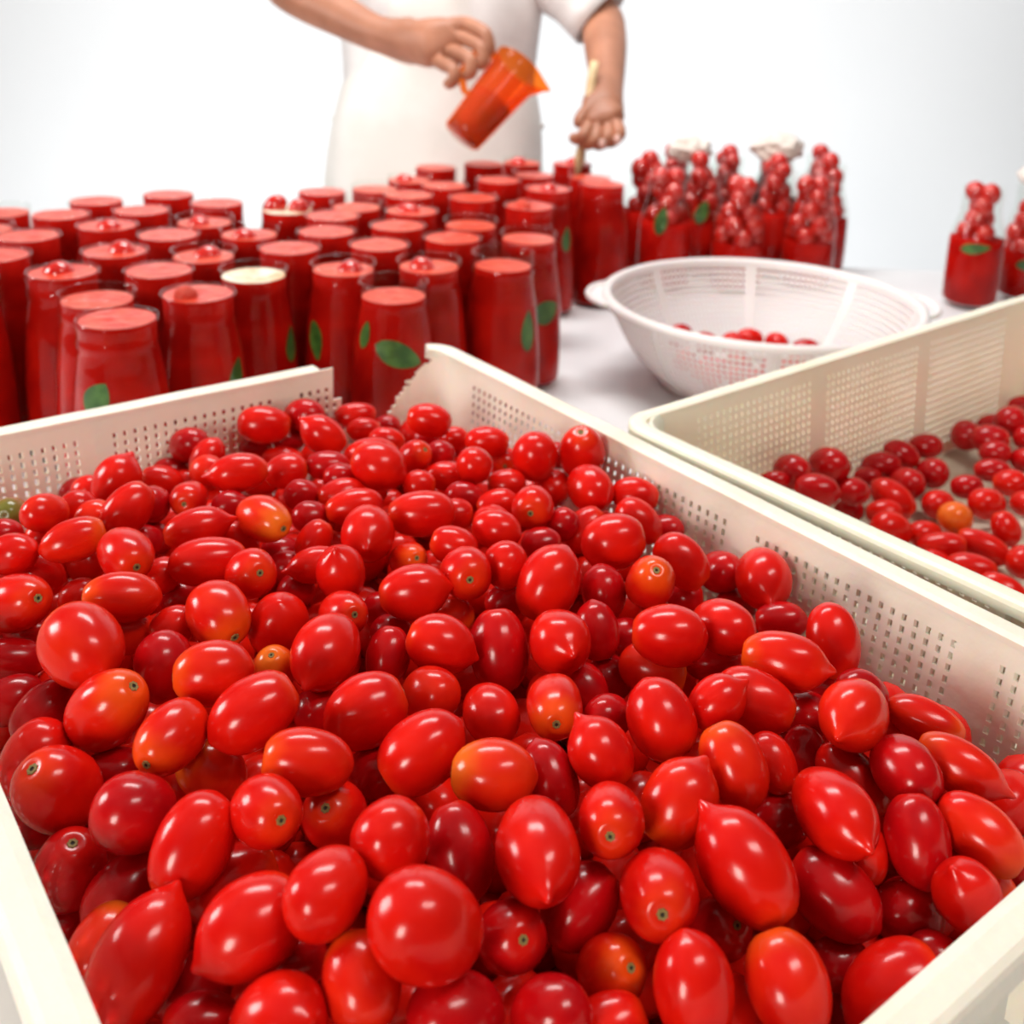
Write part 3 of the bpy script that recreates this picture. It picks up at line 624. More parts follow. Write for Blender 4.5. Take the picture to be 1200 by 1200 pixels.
JARDATA = """
0.289 0.981|:-33,.135,.034,.026,60|front-most puree jar at the left, with a cut basil leaf showing
0.299 1.075||open jar of tomato puree, nearest upper left of the cut-leaf jar
0.293 1.170|T|puree jar at the left with a red tomato bulging above its rim
0.380 1.023|A:52,.118,.04,.02,70|puree jar with an orange tomato piece floating at its mouth
0.464 1.084|F:62,.118,.04,.02,80|puree jar filled to the brim with whitish foam on top
0.378 1.128||open jar of tomato puree, nearest upper left of the orange-piece jar
0.365 1.232|T|open jar of tomato puree, nearest above the cut-leaf jar
0.450 1.189|T|open jar of tomato puree, nearest above the orange-piece jar
0.538 1.152||open jar of tomato puree, nearest upper right of the foam-topped jar
0.444 1.284||open jar of tomato puree, nearest below the rearmost left jar
0.538 1.266|T|open jar of tomato puree, nearest above the foam-topped jar
0.398 1.367|T|open jar of tomato puree, nearest upper right of the bulging-tomato jar
0.304 1.354||wide-looking puree jar near the left picture edge, behind the bulging-tomato jar
0.315 1.536||open jar of tomato puree, nearest upper left of the left-edge jar
0.432 1.526||open jar of tomato puree, nearest left of the rearmost left jar
0.531 1.527||puree jar in the rearmost row left of the two-tomato jar
0.517 1.358|T|open jar of tomato puree, nearest lower right of the rearmost left jar
0.463 1.437||open jar of tomato puree, nearest lower left of the rearmost left jar
0.567 1.439||open jar of tomato puree, nearest right of the rearmost left jar
0.643 1.382|FD|jar in the back with two tomatoes heaped above its rim
0.367 1.457||open jar of tomato puree, nearest upper right of the left-edge jar
0.614 1.209||open jar of tomato puree, nearest lower right of the two-tomato jar
0.273 1.443||open jar of tomato puree, nearest left of the left-edge jar
0.252 1.275||open jar of tomato puree, nearest lower left of the left-edge jar
0.200 1.192|:20,.135,.05,.035,60|open jar of tomato puree, second left of the bulging-tomato jar
0.558 1.059|T:-48,.118,.045,.02,-75|open jar of tomato puree, nearest left of the big-leaf jar
0.566 0.964|E:8,.130,.055,.026,-24:-50,.148,.030,.014,80|puree jar with one big slanting basil leaf above the cracked corner
0.636 1.116||open jar of tomato puree, nearest above the big-leaf jar
0.646 1.022|T|open jar of tomato puree, nearest upper right of the big-leaf jar
0.731 1.103||open jar of tomato puree, nearest left of the upright-leaf jar
0.740 1.009|E:48,.112,.05,.022,85|not quite full puree jar with an upright basil leaf on its right
0.829 1.077|:38,.105,.042,.03,20|puree jar with a broad basil leaf low down, at the front right edge
0.708 1.195||open jar of tomato puree, second above the big-leaf jar
0.772 1.266|T|open jar of tomato puree, second lower left of the apron-side jar
0.734 1.353||open jar of tomato puree, nearest upper left of the big-leaf jar
0.729 1.448||open jar of tomato puree, second right of the two-tomato jar
0.664 1.289||open jar of tomato puree, nearest right of the two-tomato jar
0.825 1.462||open jar of tomato puree, second left of the apron-side jar
0.828 1.367||open jar of tomato puree, nearest lower left of the apron-side jar
0.996 1.557||puree jar right in front of the apron, under the jug's left side
0.913 1.506|T|open jar of tomato puree, nearest left of the apron-side jar
0.917 1.408||open jar of tomato puree, nearest below the apron-side jar
0.901 1.306||open jar of tomato puree, nearest lower right of the apron-side jar
0.809 1.178||open jar of tomato puree, nearest upper left of the upright-leaf jar
1.020 1.409||open jar of tomato puree, nearest upper left of the yellow-glint jar
1.091 1.552||open jar of tomato puree, nearest right of the apron-side jar
1.185 1.567|T|open jar of tomato puree, nearest above the yellow-glint jar
0.937 1.218|A|puree jar with a pale yellow glint on its mouth, behind the low-leaf jar
1.045 1.312|T:50,.125,.04,.02,80|open jar of tomato puree, nearest upper right of the yellow-glint jar
1.126 1.454||open jar of tomato puree, second upper right of the yellow-glint jar
1.152 1.306||rightmost puree jar, standing next to the bottles of whole tomatoes
1.238 1.488|T|open jar of tomato puree, second upper left of the rightmost jar
1.196 1.390||open jar of tomato puree, nearest upper left of the rightmost jar
"""
# ---------------------------------------------------------------- plum tomatoes
def tom_mesh(seed, tip, nu=28, nv=18):
    """unit plum: +z blossom end (small nipple), -z stem end (dimple)"""
    r = random.Random(seed); off = Vector((r.random()*50, r.random()*50, r.random()*50))
    full = r.uniform(.84, .97); taper = r.uniform(-.05, .09); ex = 1
    vs = [None]; fs = []
    ths = [PI*(i/nv) for i in range(1, nv)]
    ths = [.07, .14, .22] + [t for t in ths if .3 < t < PI-.3] + [PI-.26, PI-.16, PI-.08]
    def zz(t): return math.cos(t) + tip*math.exp(-(t/.15)**2) + tip*.5*math.exp(-(t/.42)**2) + .075*math.exp(-((PI-t)/.20)**2)
    def rr(t): return math.sin(t)**full*(1+taper*math.cos(t)) if tip < .05 else math.sin(t)**full*(1+taper*math.cos(t))*(1-.10*tip/.12*math.exp(-(t/.5)**2))
    lob = r.choice((2, 3, 3, 4)); la = r.uniform(0, 6)
    def wob(p): return 1+.05*noise.noise(p*.9+off)+.012*noise.noise(p*2.6+off)
    vs[0] = Vector((0, 0, zz(0)))
    for t in ths:
        for k in range(nu):
            a = 2*PI*k/nu; R_ = rr(t)*(1+.014*math.cos(lob*a+la)*math.sin(t))
            p = Vector((R_*math.cos(a), R_*math.sin(a), zz(t))); w = wob(p)
            vs.append(Vector((p.x*w, p.y*w, p.z)))
    vs.append(Vector((0, 0, zz(PI)))); n = len(ths)
    for k in range(nu): fs.append((0, 1+k, 1+(k+1) % nu))
    for i in range(n-1):
        for k in range(nu):
            a, b = 1+i*nu+k, 1+i*nu+(k+1) % nu; fs.append((a, a+nu, b+nu, b))
    e = len(vs)-1
    for k in range(nu): fs.append((1+(n-1)*nu+k, e, 1+(n-1)*nu+(k+1) % nu))
    return mesh('plum_tomato', vs, fs)
TMESH = {}
for colr, mt in TM.items():
    for v in range(3 if colr not in 'GY' else 1):
        for e in 'nts':
            me = tom_mesh(17*v+{'n': 0, 't': 5, 's': 9}[e]+ord(colr), {'n': (.0, .05, .02)[v], 't': (.15, .11, .19)[v], 's': .03}[e]); me.materials.append(mt); me.shade_smooth()
            TMESH[colr, e, v] = me
def scar_mesh():
    vs = []; fs = []
    for j, (r, z) in enumerate(((.135, -.930), (.115, -.962), (.06, -.958), (.045, -.940), (0.0, -.936))):
        for k in range(14):
            a = 2*PI*k/14; q_ = r*(1+(.22 if k % 2 and j < 2 else 0)); vs.append((q_*math.cos(a), q_*math.sin(a), z))
    for j in range(4):
        for k in range(14):
            a, b = j*14+k, j*14+(k+1) % 14; fs.append((a, a+14, b+14, b))
    me = mesh('stem_scar', vs, fs); me.materials.append(MT['scar']); me.materials.append(MT['scar2'])
    for i, p in enumerate(me.polygons): p.material_index = 1 if i >= 2*14 else 0
    return me
SCAR = scar_mesh()
TOMS = []
def place_tomato(p, u, A, B, e, colr, label, group, i):
    v = i % (3 if colr not in 'GY' else 1)
    if e == 'n' and Vector(u).dot(Vector((0, 0, EYE))-p) < 0: u = -Vector(u)
    o = bpy.data.objects.new('plum_tomato', TMESH[colr, e, v]); COL.objects.link(o)
    z = Vector(u) if e != 's' else -Vector(u)
    qd = z.to_track_quat('Z', 'X'); spin = Matrix.Rotation(random.uniform(0, 6.28), 4, 'Z')
    o.matrix_world = Matrix.Translation(p) @ qd.to_matrix().to_4x4() @ spin @ Matrix.Diagonal((B, B, A, 1))
    tag(o, label, 'tomato', group)
    if e == 's':
        s = bpy.data.objects.new('stem_scar', SCAR); COL.objects.link(s); s.parent = o
    TOMS.append((p, A, B)); return o
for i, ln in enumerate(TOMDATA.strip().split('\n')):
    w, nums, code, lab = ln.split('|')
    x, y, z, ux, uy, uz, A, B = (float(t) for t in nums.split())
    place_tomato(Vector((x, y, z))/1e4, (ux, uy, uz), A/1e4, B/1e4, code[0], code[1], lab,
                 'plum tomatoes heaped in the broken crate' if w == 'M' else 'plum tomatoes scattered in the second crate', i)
# the tomatoes buried underneath: nobody could count them
def fill(name, label, x0, x1, y0, y1, zs, test=None, sp=.029, group=None):
    rnd = random.Random(5); vs = []; fs = []; nu, nv = 14, 8; done = []
    for z in zs:
        ny = int((y1-y0)/sp); nx = int((x1-x0)/sp)
        for a in range(ny+1):
            for b in range(nx+1):
                p = Vector((x0+b*sp+rnd.uniform(-.006, .006)+(a % 2)*.008, y0+a*sp+rnd.uniform(-.006, .006), z+rnd.uniform(-.005, .005)))
                if test and not test(p): continue
                B = rnd.uniform(.0125, .0155); A = B*rnd.uniform(1.1, 1.35)
                if not (x0-.002 < p.x < x1+.002 and y0-.002 < p.y < y1+.002): continue
                if any((p-t[0]).length < t[2]*1.0+B*.95 for t in TOMS if abs(p.z-t[0].z) < .04): continue
                if any((p-d_[0]).length < d_[1]+B-.002 for d_ in done[-90:]): continue
                done.append((p, B))
                ax = Vector((rnd.gauss(0, 1), rnd.gauss(0, 1), rnd.gauss(0, .5))).normalized(); m = ax.to_track_quat('Z', 'X').to_matrix()
                s = len(vs)
                for i in range(nv+1):
                    th = PI*i/nv; 
                    for k in range(nu):
                        ph = 2*PI*k/nu; vs.append(p+m@Vector((B*math.sin(th)*math.cos(ph), B*math.sin(th)*math.sin(ph), A*math.cos(th))))
                for i in range(nv):
                    for k in range(nu):
                        c_, d_ = s+i*nu+k, s+i*nu+(k+1) % nu; fs.append((c_, c_+nu, d_+nu, d_))
    o = link(name, mesh(name, vs, fs), TM['r'], None); tag(o, label, 'tomatoes', group, 'stuff'); return o
fill('buried_tomatoes', 'red tomatoes packed in the dark underneath the heap in the broken crate', .096, .518, .186, .820,
     [EYE-.398, EYE-.424, EYE-.450, EYE-.474])
def off_picture(p):
    v = p-Vector((0, 0, EYE)); return PPX+FPX*v.dot(RGT)/v.dot(FWD) > 1222
fill('scattered_tomatoes', 'red tomatoes on the far side of the yellowed crate, beyond the picture', .80, 1.25, .20, .56, [EYE-.474], off_picture, .036)
# ---------------------------------------------------------------- jars of puree
JH = .20
JOUT = [(.0, .002), (.036, .001), (.043, .004), (.0462, .012), (.0470, .040), (.0462, .075), (.0440, .110), (.0408, .140), (.0378, .160), (.0362, .170), (.0362, .174),
        (.0374, .176), (.0376, .180), (.0366, .183), (.0360, .187), (.0368, .193), (.0370, .197), (.0360, .2), (.0346, .2), (.0338, .197), (.0338, .178)]
def jin(z):
    for (r0, z0), (r1, z1) in zip(JOUT[1:18], JOUT[2:18]):
        if z0 <= z <= z1 and z1 > z0: return r0+(r1-r0)*(z-z0)/(z1-z0)-.0014
    return .0345
def jar_glass():
    inner = [(jin(z), z) for z in (.170, .15, .12, .09, .05, .015)]+[(.036, .006), (0, .006)]
    me = lathe(JOUT+[(r-.0001, z) for r, z in inner], 36, 'glass'); me.materials.append(MT['glass']); me.shade_smooth(); return me
GLASS = jar_glass()
def pur_mesh(top):
    zz = [.008, .012, .03, .06, .09, .12, .14, .155, .165, .172]
    zz = [z for z in zz if z < top-.004]+[top]
    me = lathe([(0, .007), (.034, .007)]+[(min(jin(z), .0336 if z > .170 else 1)-.0003, z) for z in zz]+[(.030, top+.0004)], 36, 'puree'); me.materials.append(MT['puree']); me.shade_smooth(); return me
def top_mesh(top, mat, rough=.0014, seed=1):
    vs = [(0, 0, top+.001)]; fs = []; n = 28
    for j in range(1, 7):
        for k in range(n):
            a = 2*PI*k/n; r = (jin(min(top, .168))-.0008 if top < .170 else .0331)*j/6
            z = top+.001+rough*noise.noise(Vector((math.cos(a)*r*90, math.sin(a)*r*90, seed*7.1)))*(1-j/7)
            vs.append((r*math.cos(a), r*math.sin(a), z))
    for k in range(n): fs.append((0, 1+k, 1+(k+1) % n))
    for j in range(5):
        for k in range(n):
            a, b = 1+j*n+k, 1+j*n+(k+1) % n; fs.append((a, a+n, b+n, b))
    me = mesh('surface', vs, fs); me.materials.append(MT[mat]); me.shade_smooth(); return me
PUR = {t: pur_mesh(t) for t in (.197, .190, .182)}
TOPS = {(t, m, s): top_mesh(t, m, .0022 if m != 'foam' else .005, s) for t in PUR for m in ('ptop', 'foam') for s in (1, 2)}
def leaf_mesh(az, z0, ln, wd, tilt, rad=None):
    vs = []; fs = []; n, m = 12, 6; ct, st = math.cos(tilt), math.sin(tilt)
    for i in range(n+1):
        s = (i/n-.5)*ln; w = wd*math.sin(PI*min(1, (i/n)**.8))**.75+.0003
        for j in range(m+1):
            t = (j/m-.5)*w
            du = s*ct-t*st; dz = s*st+t*ct; z = z0+dz
            r = (rad or jin(max(.01, min(.17, z))))+.0002+.0003*math.cos(j/m*2*PI)
            a = az+du/r; vs.append((r*math.cos(a), r*math.sin(a), z))
    for i in range(n):
        for j in range(m):
            a = i*(m+1)+j; fs.append((a, a+1, a+m+2, a+m+1))
    me = mesh('basil_leaf', vs, fs); me.materials.append(MT['leaf']); me.materials.append(MT['vein']); me.shade_smooth(); return me
def chunk(parent, loc, s, mat, seed, name='tomato_piece'):
    me = tom_mesh(seed, .0, 16, 10); o = link(name, me, MT[mat], parent); o.location = loc; o.scale = s; o.rotation_euler = (seed, seed*1.7, seed*.3); return o
for i, ln in enumerate(JARDATA.strip().split('\n')):
    pos, code, lab = ln.split('|'); x, y = (float(t) for t in pos.split())
    j = empty('puree_jar', (x, y, TAB)); tag(j, lab, 'jar', 'open jars of tomato puree')
    top = .182 if 'E' in code else (.190 if i % 3 == 1 else .197)
    g = bpy.data.objects.new('glass', GLASS); COL.objects.link(g); g.parent = j
    p = bpy.data.objects.new('puree', PUR[top]); COL.objects.link(p); p.parent = j
    s = bpy.data.objects.new('surface', TOPS[top, 'foam' if 'F' in code else 'ptop', 1+i % 2]); COL.objects.link(s); s.parent = j; s.rotation_euler = (0, 0, i*1.3)
    if 'F' in code: s['label'] = 'pale foam on top'
    if 'T' in code: chunk(j, (.008*math.cos(i), .008*math.sin(i), top-.004), (.015, .015, .017), 'peeled', i)
    if 'D' in code: chunk(j, (-.012, .012, top+.006), (.014, .014, .018), 'peeled', i); chunk(j, (.013, -.010, top+.001), (.014, .014, .017), 'peeled', i+3)
    if 'A' in code: chunk(j, (-.014, -.004, top+.002), (.011, .011, .013), 'ptop', i)
    base = math.atan2(-y, -x)
    for tok in code.split(':')[1:]:
        az, z0, l_, w_, ti = (float(t) for t in tok.split(','))
        link('basil_leaf', leaf_mesh(base+math.radians(az), z0, l_, w_, math.radians(ti)), None, j)
# ---------------------------------------------------------------- tall bottles of whole tomatoes
BOUT = [(0, .002), (.037, .001), (.043, .005), (.0460, .014), (.0468, .05), (.0462, .105), (.0445, .122), (.0395, .140), (.0340, .158), (.0325, .170), (.0325, .182),
        (.0345, .185), (.0345, .191), (.0328, .194), (.0335, .205), (.0305, .205), (.0300, .182), (.0305, .170), (.032, .158), (.0375, .140), (.0425, .122), (.0442, .105), (.0448, .05), (.044, .014), (.037, .007), (0, .007)]
BG = lathe(BOUT, 32, 'glass'); BG.materials.append(MT['glass']); BG.shade_smooth()
def bpur(h):
    me = lathe([(0, .008), (.036, .008), (.043, .014), (.0440, .05), (.0436, h), (.040, h+.001), (0, h+.0025)], 28, 'puree'); me.materials.append(MT['puree']); me.shade_smooth(); return me
BP = {h: bpur(h) for h in (.085, .105, .118)}
PIECE = [tom_mesh(90+k, .0, 14, 9) for k in range(3)]
for me in PIECE: me.materials.append(MT['peeled']); me.shade_smooth()
def bottle(x, y, h, lab, leaf=None, topper=True, seed=0, grp='glass bottles packed with whole tomatoes'):
    rnd = random.Random(seed+40)
    b = empty('tomato_bottle', (x, y, TAB)); tag(b, lab, 'bottle', grp)
    g = bpy.data.objects.new('glass', BG); COL.objects.link(g); g.parent = b
    p = bpy.data.objects.new('puree', BP[h]); COL.objects.link(p); p.parent = b
    z = h+.010; k = 0
    while z < .200:
        n = 4 if z < .122 else (3 if z < .150 else 2)
        rr_ = {4: .0260, 3: .0190, 2: .0130, 1: .004}[n]; sz = {4: .0170, 3: .0160, 2: .0165, 1: .0235}[n]
        for q_ in range(n):
            a = q_*2*PI/n+k*.9+seed; o = bpy.data.objects.new('tomato_piece', PIECE[(q_+k) % 3]); COL.objects.link(o); o.parent = b
            o.location = (rr_*math.cos(a), rr_*math.sin(a), z); o.scale = (sz, sz, sz*(1.12 if n > 1 else .62)); o.rotation_euler = (rnd.uniform(-.5, .5), rnd.uniform(-.5, .5), 0)
        z += .022; k += 1
    if topper:
        o = bpy.data.objects.new('tomato_piece', PIECE[seed % 3]); COL.objects.link(o); o.parent = b; o.location = (.006*math.cos(seed*2.1), .006*math.sin(seed*2.1), .2085); o.scale = (.0165, .0165, .018)
    if leaf:
        az, z0, l_, w_, ti = leaf
        link('basil_leaf', leaf_mesh(math.atan2(-y, -x)+math.radians(az), z0, l_, w_, math.radians(ti), .0443), None, b)
    return b
BL = [
 (1.306, 1.314, 0.118, "bottle with a basil leaf and whole tomatoes, left in the group's front row", (-10, 0.128, 0.05, 0.022, 80), 0),
 (1.410, 1.241, 0.085, 'bright red bottle in the middle of the front row behind the bowl', None, 0),
 (1.533, 1.187, 0.085, "front row bottle at the group's right end, streaked by a bright reflection", None, 0),
 (1.341, 1.404, 0.118, "bottle at the group's far left, touching no gauze, next to the rightmost jar", None, 1),
 (1.427, 1.351, 0.105, 'bottle with basil behind the front row, between leftmost and middle front bottles', (5, 0.125, 0.045, 0.024, 70), 1),
 (1.546, 1.282, 0.118, 'dark bottle in the second row between middle and right front bottles', None, 1),
 (1.639, 1.241, 0.105, 'second row bottle at the right edge of the group', None, 1),
 (1.458, 1.450, 0.105, 'rear bottle at the left, under the first lump of gauze', None, 1),
 (1.546, 1.400, 0.118, 'rear bottle left of centre with a tomato standing highest', None, 1),
 (1.632, 1.357, 0.105, 'rear bottle right of centre beneath the larger gauze', None, 1),
 (1.720, 1.316, 0.105, 'rear bottle at the right end with a small tomato on top', None, 1),
]
for i, (x, y, h, lab, lf, tp) in enumerate(BL): bottle(x, y, h, lab, lf, tp, i)
bottle(1.690, .962, .118, 'tall bottle with a long basil leaf, standing alone behind the second crate', (0, .108, .05, .018, 8), False, 21, 'bottles behind the second crate')
bottle(1.815, .935, .085, 'half-filled bottle at the right picture edge behind the second crate', (10, .070, .05, .02, 5), False, 22, 'bottles behind the second crate')
def gauze(name, label, c, sx, sy, sz, seed):
    bm = bmesh.new(); bmesh.ops.create_icosphere(bm, subdivisions=4, radius=1)
    for v in bm.verts:
        n = v.co.normalized(); f = 1+.28*noise.noise(n*2.6+Vector((seed, 0, 0)))+.16*abs(noise.noise(n*6+Vector((0, seed, 0))))
        v.co = Vector((n.x*sx, n.y*sy, n.z*sz))*f
    me = bpy.data.meshes.new(name); bm.to_mesh(me); bm.free(); o = link(name, me, MT['cloth']); o.location = c; tag(o, label, 'cloth', 'crumpled gauze on the bottles'); return o
gauze('gauze_cloth', 'crumpled pale gauze lying on the left bottles of the back group', (1.443, 1.401, TAB+.222), .040, .032, .022, 1)
gauze('gauze_cloth', 'crumpled pale gauze heaped on the right bottles of the back group', (1.589, 1.319, TAB+.226), .050, .040, .026, 2)
gauze('gauze_cloth', 'pale gauze over the bottle at the right picture edge', (1.822, .932, TAB+.218), .040, .035, .022, 3)

# ---------------------------------------------------------------- colander bowl
def colander():
    root = empty('colander_bowl', (1.085, .905, TAB)); tag(root, 'white plastic colander bowl with ribs, holding a few tomatoes', 'bowl')
    R0, R1, h = .128, .200, .108; NA, NR = 160, 16
    prof = []
    for i in range(NR*2+1):
        t = i/(NR*2); a = t*PI/2
        prof.append((R0+(R1-R0)*(math.sin(a)*.55+t*.45), .008+h*(1-math.cos(a)*.45-(1-t)*.55)))
    N = NA*2; vs = []
    for s in (0, .0022):
        for r, z in prof:
            for k in range(N): a = 2*PI*(k+(.24 if k % 2 == 0 else 0)-.12)/N; vs.append(((r-s)*math.cos(a), (r-s)*math.sin(a), z))
    m = len(prof); off = N*m
    def solid(k, i):
        if i < 2 or i >= 2*NR-2: return True
        if not (k % 2 and i % 2): return True
        return (k % 40) < 3 or (k % 40) > 38
    fs = []
    for i in range(m-1):
        for k in range(N):
            if not solid(k, i): continue
            a, b = i*N+k, i*N+(k+1) % N; fs.append((a, b, b+N, a+N)); fs.append((a+off, a+N+off, b+N+off, b+off))
            if not solid((k+1) % N, i): fs.append((b, b+off, b+N+off, b+N))
            if not solid((k-1) % N, i): fs.append((a, a+N, a+N+off, a+off))
            if i and not solid(k, i-1): fs.append((a, a+off, b+off, b))
            if i < m-2 and not solid(k, i+1): fs.append((a+N, b+N, b+N+off, a+N+off))
    link('basket', mesh('basket', vs, fs), MT['bowl'], root)
    zt = prof[-1][1]
    link('rim', lathe([(R1-.003, zt-.002), (R1-.002, zt+.003), (R1+.004, zt+.005), (R1+.010, zt+.002), (R1+.011, zt-.006), (R1+.008, zt-.007), (R1+.006, zt-.001), (R1-.001, zt-.003), (R1-.003, zt-.002)], 96), MT['bowl'], root)
    link('base', lathe([(0, .006), (R0-.002, .006), (R0+.001, .008), (R0+.001, 0), (R0-.003, 0), (R0-.004, .003), (0, .003)], 96), MT['bowl'], root)
    for k in range(8):
        a = 2*PI*k/8+.02; c, s = math.cos(a), math.sin(a)
        link('rib', tube([((r+.0006)*c, (r+.0006)*s, z) for r, z in prof[::4]], .0022, 6, 'rib'), MT['bowl'], root)
    for sg in (1, -1):
        d = -RH*sg; an = math.atan2(d.y, d.x)
        pts = []
        for k in range(13):
            b = an+(k/12-.5)*.52; e = R1+.008+.020*math.sin(PI*k/12)**.6; pts.append((e*math.cos(b), e*math.sin(b), zt-.001))
        link('handle', tube(pts, [.004]*13, 8, 'handle'), MT['bowl'], root)
        vs2 = []; 
        for p in pts: 
            b = math.atan2(p[1], p[0]); vs2 += [((R1+.006)*math.cos(b), (R1+.006)*math.sin(b), zt-.0015), p, ((R1+.006)*math.cos(b), (R1+.006)*math.sin(b), zt-.004), (p[0], p[1], p[2]-.002)]
        f2 = []
        for k in range(12):
            a = k*4; f2 += [(a, a+1, a+5, a+4), (a+2, a+6, a+7, a+3)]
        link('lug', mesh('lug', vs2, f2), MT['bowl'], root)
    return root
colander()
def basepoint(x, y, z):
    d = (RGT*(x-PPX)+DWN*(y-PPY)+FWD*FPX); return Vector((0, 0, EYE))+d*((z-EYE)/d.z)
for i, (x, y, colr, lab) in enumerate(((797, 392, 'd', 'tomato at the left end of the row inside the colander'), (828, 402, 'd', 'tomato left of centre in the colander, mostly behind the rim'),
        (879, 397, 'r', 'red tomato in the middle of the colander'), (910, 402, 'r', 'brighter tomato right of centre in the colander'), (944, 410, 'd', 'tomato at the right end of the row inside the colander'),
        (858, 402, 'r', 'dark tomato between the two middle ones in the colander'))):
    p = basepoint(x, y, TAB+.036); place_tomato(p, (math.cos(i*1.4), math.sin(i*1.4), .1), .0195, .0155, 'n', colr, lab, 'tomatoes inside the colander', i)
fill('colander_tomatoes', 'red tomatoes covering the bottom of the colander out of sight', .985, 1.165, .815, .985, [TAB+.024], lambda p: (p.xy-Vector((1.085, .905))).length < .098, .031)
# ---------------------------------------------------------------- the person filling the jars
def skinned(name, pts, edges, mat, parent, root=0, sub=2):
    """pts: (Vector, radius); one continuous skinned surface"""
    me = bpy.data.meshes.new(name); me.from_pydata([tuple(p[0]) for p in pts], edges, []); me.update()
    o = link(name, me, None, None, smooth=False)
    m = o.modifiers.new('skin', 'SKIN'); m.use_smooth_shade = True
    if not me.skin_vertices: bpy.context.view_layer.objects.active = o; me.attributes  # layer is made by the modifier
    for i, (p, r) in enumerate(pts):
        s = me.skin_vertices[0].data[i]; s.radius = (r, r) if not isinstance(r, tuple) else r; s.use_root = (i == root)
    sb = o.modifiers.new('sub', 'SUBSURF'); sb.levels = sub; sb.render_levels = sub
    me.materials.append(mat)
    o.parent = parent
    if parent: o.matrix_parent_inverse = Matrix.Translation(-parent.location)
    return o
PD = 2.20
pc = W(515, 0, PD); PX, PY = pc.x, pc.y
root = empty('person', (PX, PY, 0)); tag(root, 'person in white T-shirt and off-white apron pouring tomato puree from an orange jug', 'person')
def PB(r, z, f=0.0):    # point relative to the person: r to the picture's right, z height, f away from the viewer
    return Vector((PX, PY, 0))+RH*r+FH*f+Vector((0, 0, z))
# body
V = []; E = []
def add(p, r, link_to=None):
    V.append((p, r)); i = len(V)-1
    if link_to is not None: E.append((link_to, i))
    return i
pel = add(PB(0, .98), .13); sp1 = add(PB(0, 1.12), .125, pel); sp2 = add(PB(0, 1.30, .01), .14, sp1); sp3 = add(PB(0, 1.46, .02), .13, sp2)
nk = add(PB(.0, 1.57, .01), .058, sp3); nk2 = add(PB(0, 1.63, -.01), .056, nk)
hd = add(PB(0, 1.69, -.025), .078, nk2); hd2 = add(PB(0, 1.76, -.02), .088, hd); hd3 = add(PB(0, 1.82, -.005), .07, hd2)
for s in (-1, 1):
    hp = add(PB(.10*s, .90), .092, pel); kn = add(PB(.115*s, .50, -.01), .060, hp); an = add(PB(.12*s, .09, .02), .042, kn)
    ft = add(PB(.125*s, .035, -.05), .036, an); add(PB(.13*s, .03, -.15), .028, ft)
# arm on the picture's left
e1 = W(322, -22, 2.02); w1 = W(438, 38, 1.90); h1 = W(478, 50, 1.875)
s1 = add(PB(-.19, 1.47, .02), .062, sp3); u1 = add((PB(-.19, 1.47, .02)+e1)/2, .052, s1); a1 = add(e1, .046, u1); b1 = add(e1.lerp(w1, .35), .047, a1); c1 = add(w1, .034, b1)
k1 = add(h1, (.030, .040), c1); kk1 = add(W(514, 50, 1.850), (.032, .048), k1)
def finger(base, pts, rads, frm):
    i = frm
    for p, r in zip(pts, rads): i = add(p, r, i)
# fingers of the gripping fist wrap round the jug's handle (seen from the back of the hand)
for n, (kx, ky, tx, ty, mx, my) in enumerate(((545, 26, 575, 60, 570, 38), (540, 42, 568, 74, 566, 54), (528, 58, 553, 86, 552, 68), (512, 70, 532, 96, 534, 82))):
    add_ = [(W(kx, ky, 1.835), .0145), (W(mx, my, 1.800), .0125), (W(tx, ty, 1.800), .0115), (W(tx-9, ty+3, 1.82), .0098)]
    i = kk1
    for p, r in add_: i = add(p, r, i)
tb_ = [(W(497, 66, 1.90), .014), (W(520, 72, 1.90), .012), (W(545, 68, 1.885), .010)]
i = k1
for p, r in tb_: i = add(p, r, i)
# arm on the picture's right
e2 = W(708, 22, 2.16); w2 = W(712, 100, 1.99); h2 = W(709, 122, 1.955)
s2 = add(PB(.19, 1.47, .02), .062, sp3); u2 = add((PB(.19, 1.47, .02)+e2)/2, .054, s2); a2_ = add(e2, .047, u2); b2 = add(e2.lerp(w2, .45), .044, a2_); c2 = add(w2, .032, b2)
k2 = add(h2, (.040, .034), c2); kk2 = add(W(704, 136, 1.935), (.044, .034), k2)
for (ax, ay, bx, by, cx, cy) in ((722, 144, 728, 158, 716, 168), (712, 148, 714, 164, 702, 171), (701, 150, 698, 166, 688, 170), (691, 146, 684, 160, 676, 164)):
    i = kk2
    for p, r in ((W(ax, ay, 1.915), .0150), (W(bx, by, 1.895), .0130), (W(cx, cy, 1.905), .0115), (W(cx-5, cy-4, 1.925), .0098)): i = add(p, r, i)
i = k2
for p, r in ((W(690, 128, 1.93), .014), (W(680, 138, 1.915), .012), (W(676, 150, 1.91), .0098)): i = add(p, r, i)
body = skinned('body', V, E, MT['skin'], root, pel)
def part(o): o.parent = root; o.matrix_parent_inverse = Matrix.Translation(-root.location); return o
def blob(name, c, sx, sy, sz, mat, parent=None, n=3):
    bm = bmesh.new(); bmesh.ops.create_icosphere(bm, subdivisions=n, radius=1)
    B3 = Matrix((RH, FH, Vector((0, 0, 1)))).transposed()
    for v in bm.verts: v.co = c+B3@Vector((v.co.x*sx, v.co.y*sy, v.co.z*sz))
    me = bpy.data.meshes.new(name); bm.to_mesh(me); bm.free(); return part(link(name, me, mat))
for p in (W(724, 163, 1.884), W(706, 168, 1.884)):
    blob('nail', p, .0062, .003, .008, MT['nail'])
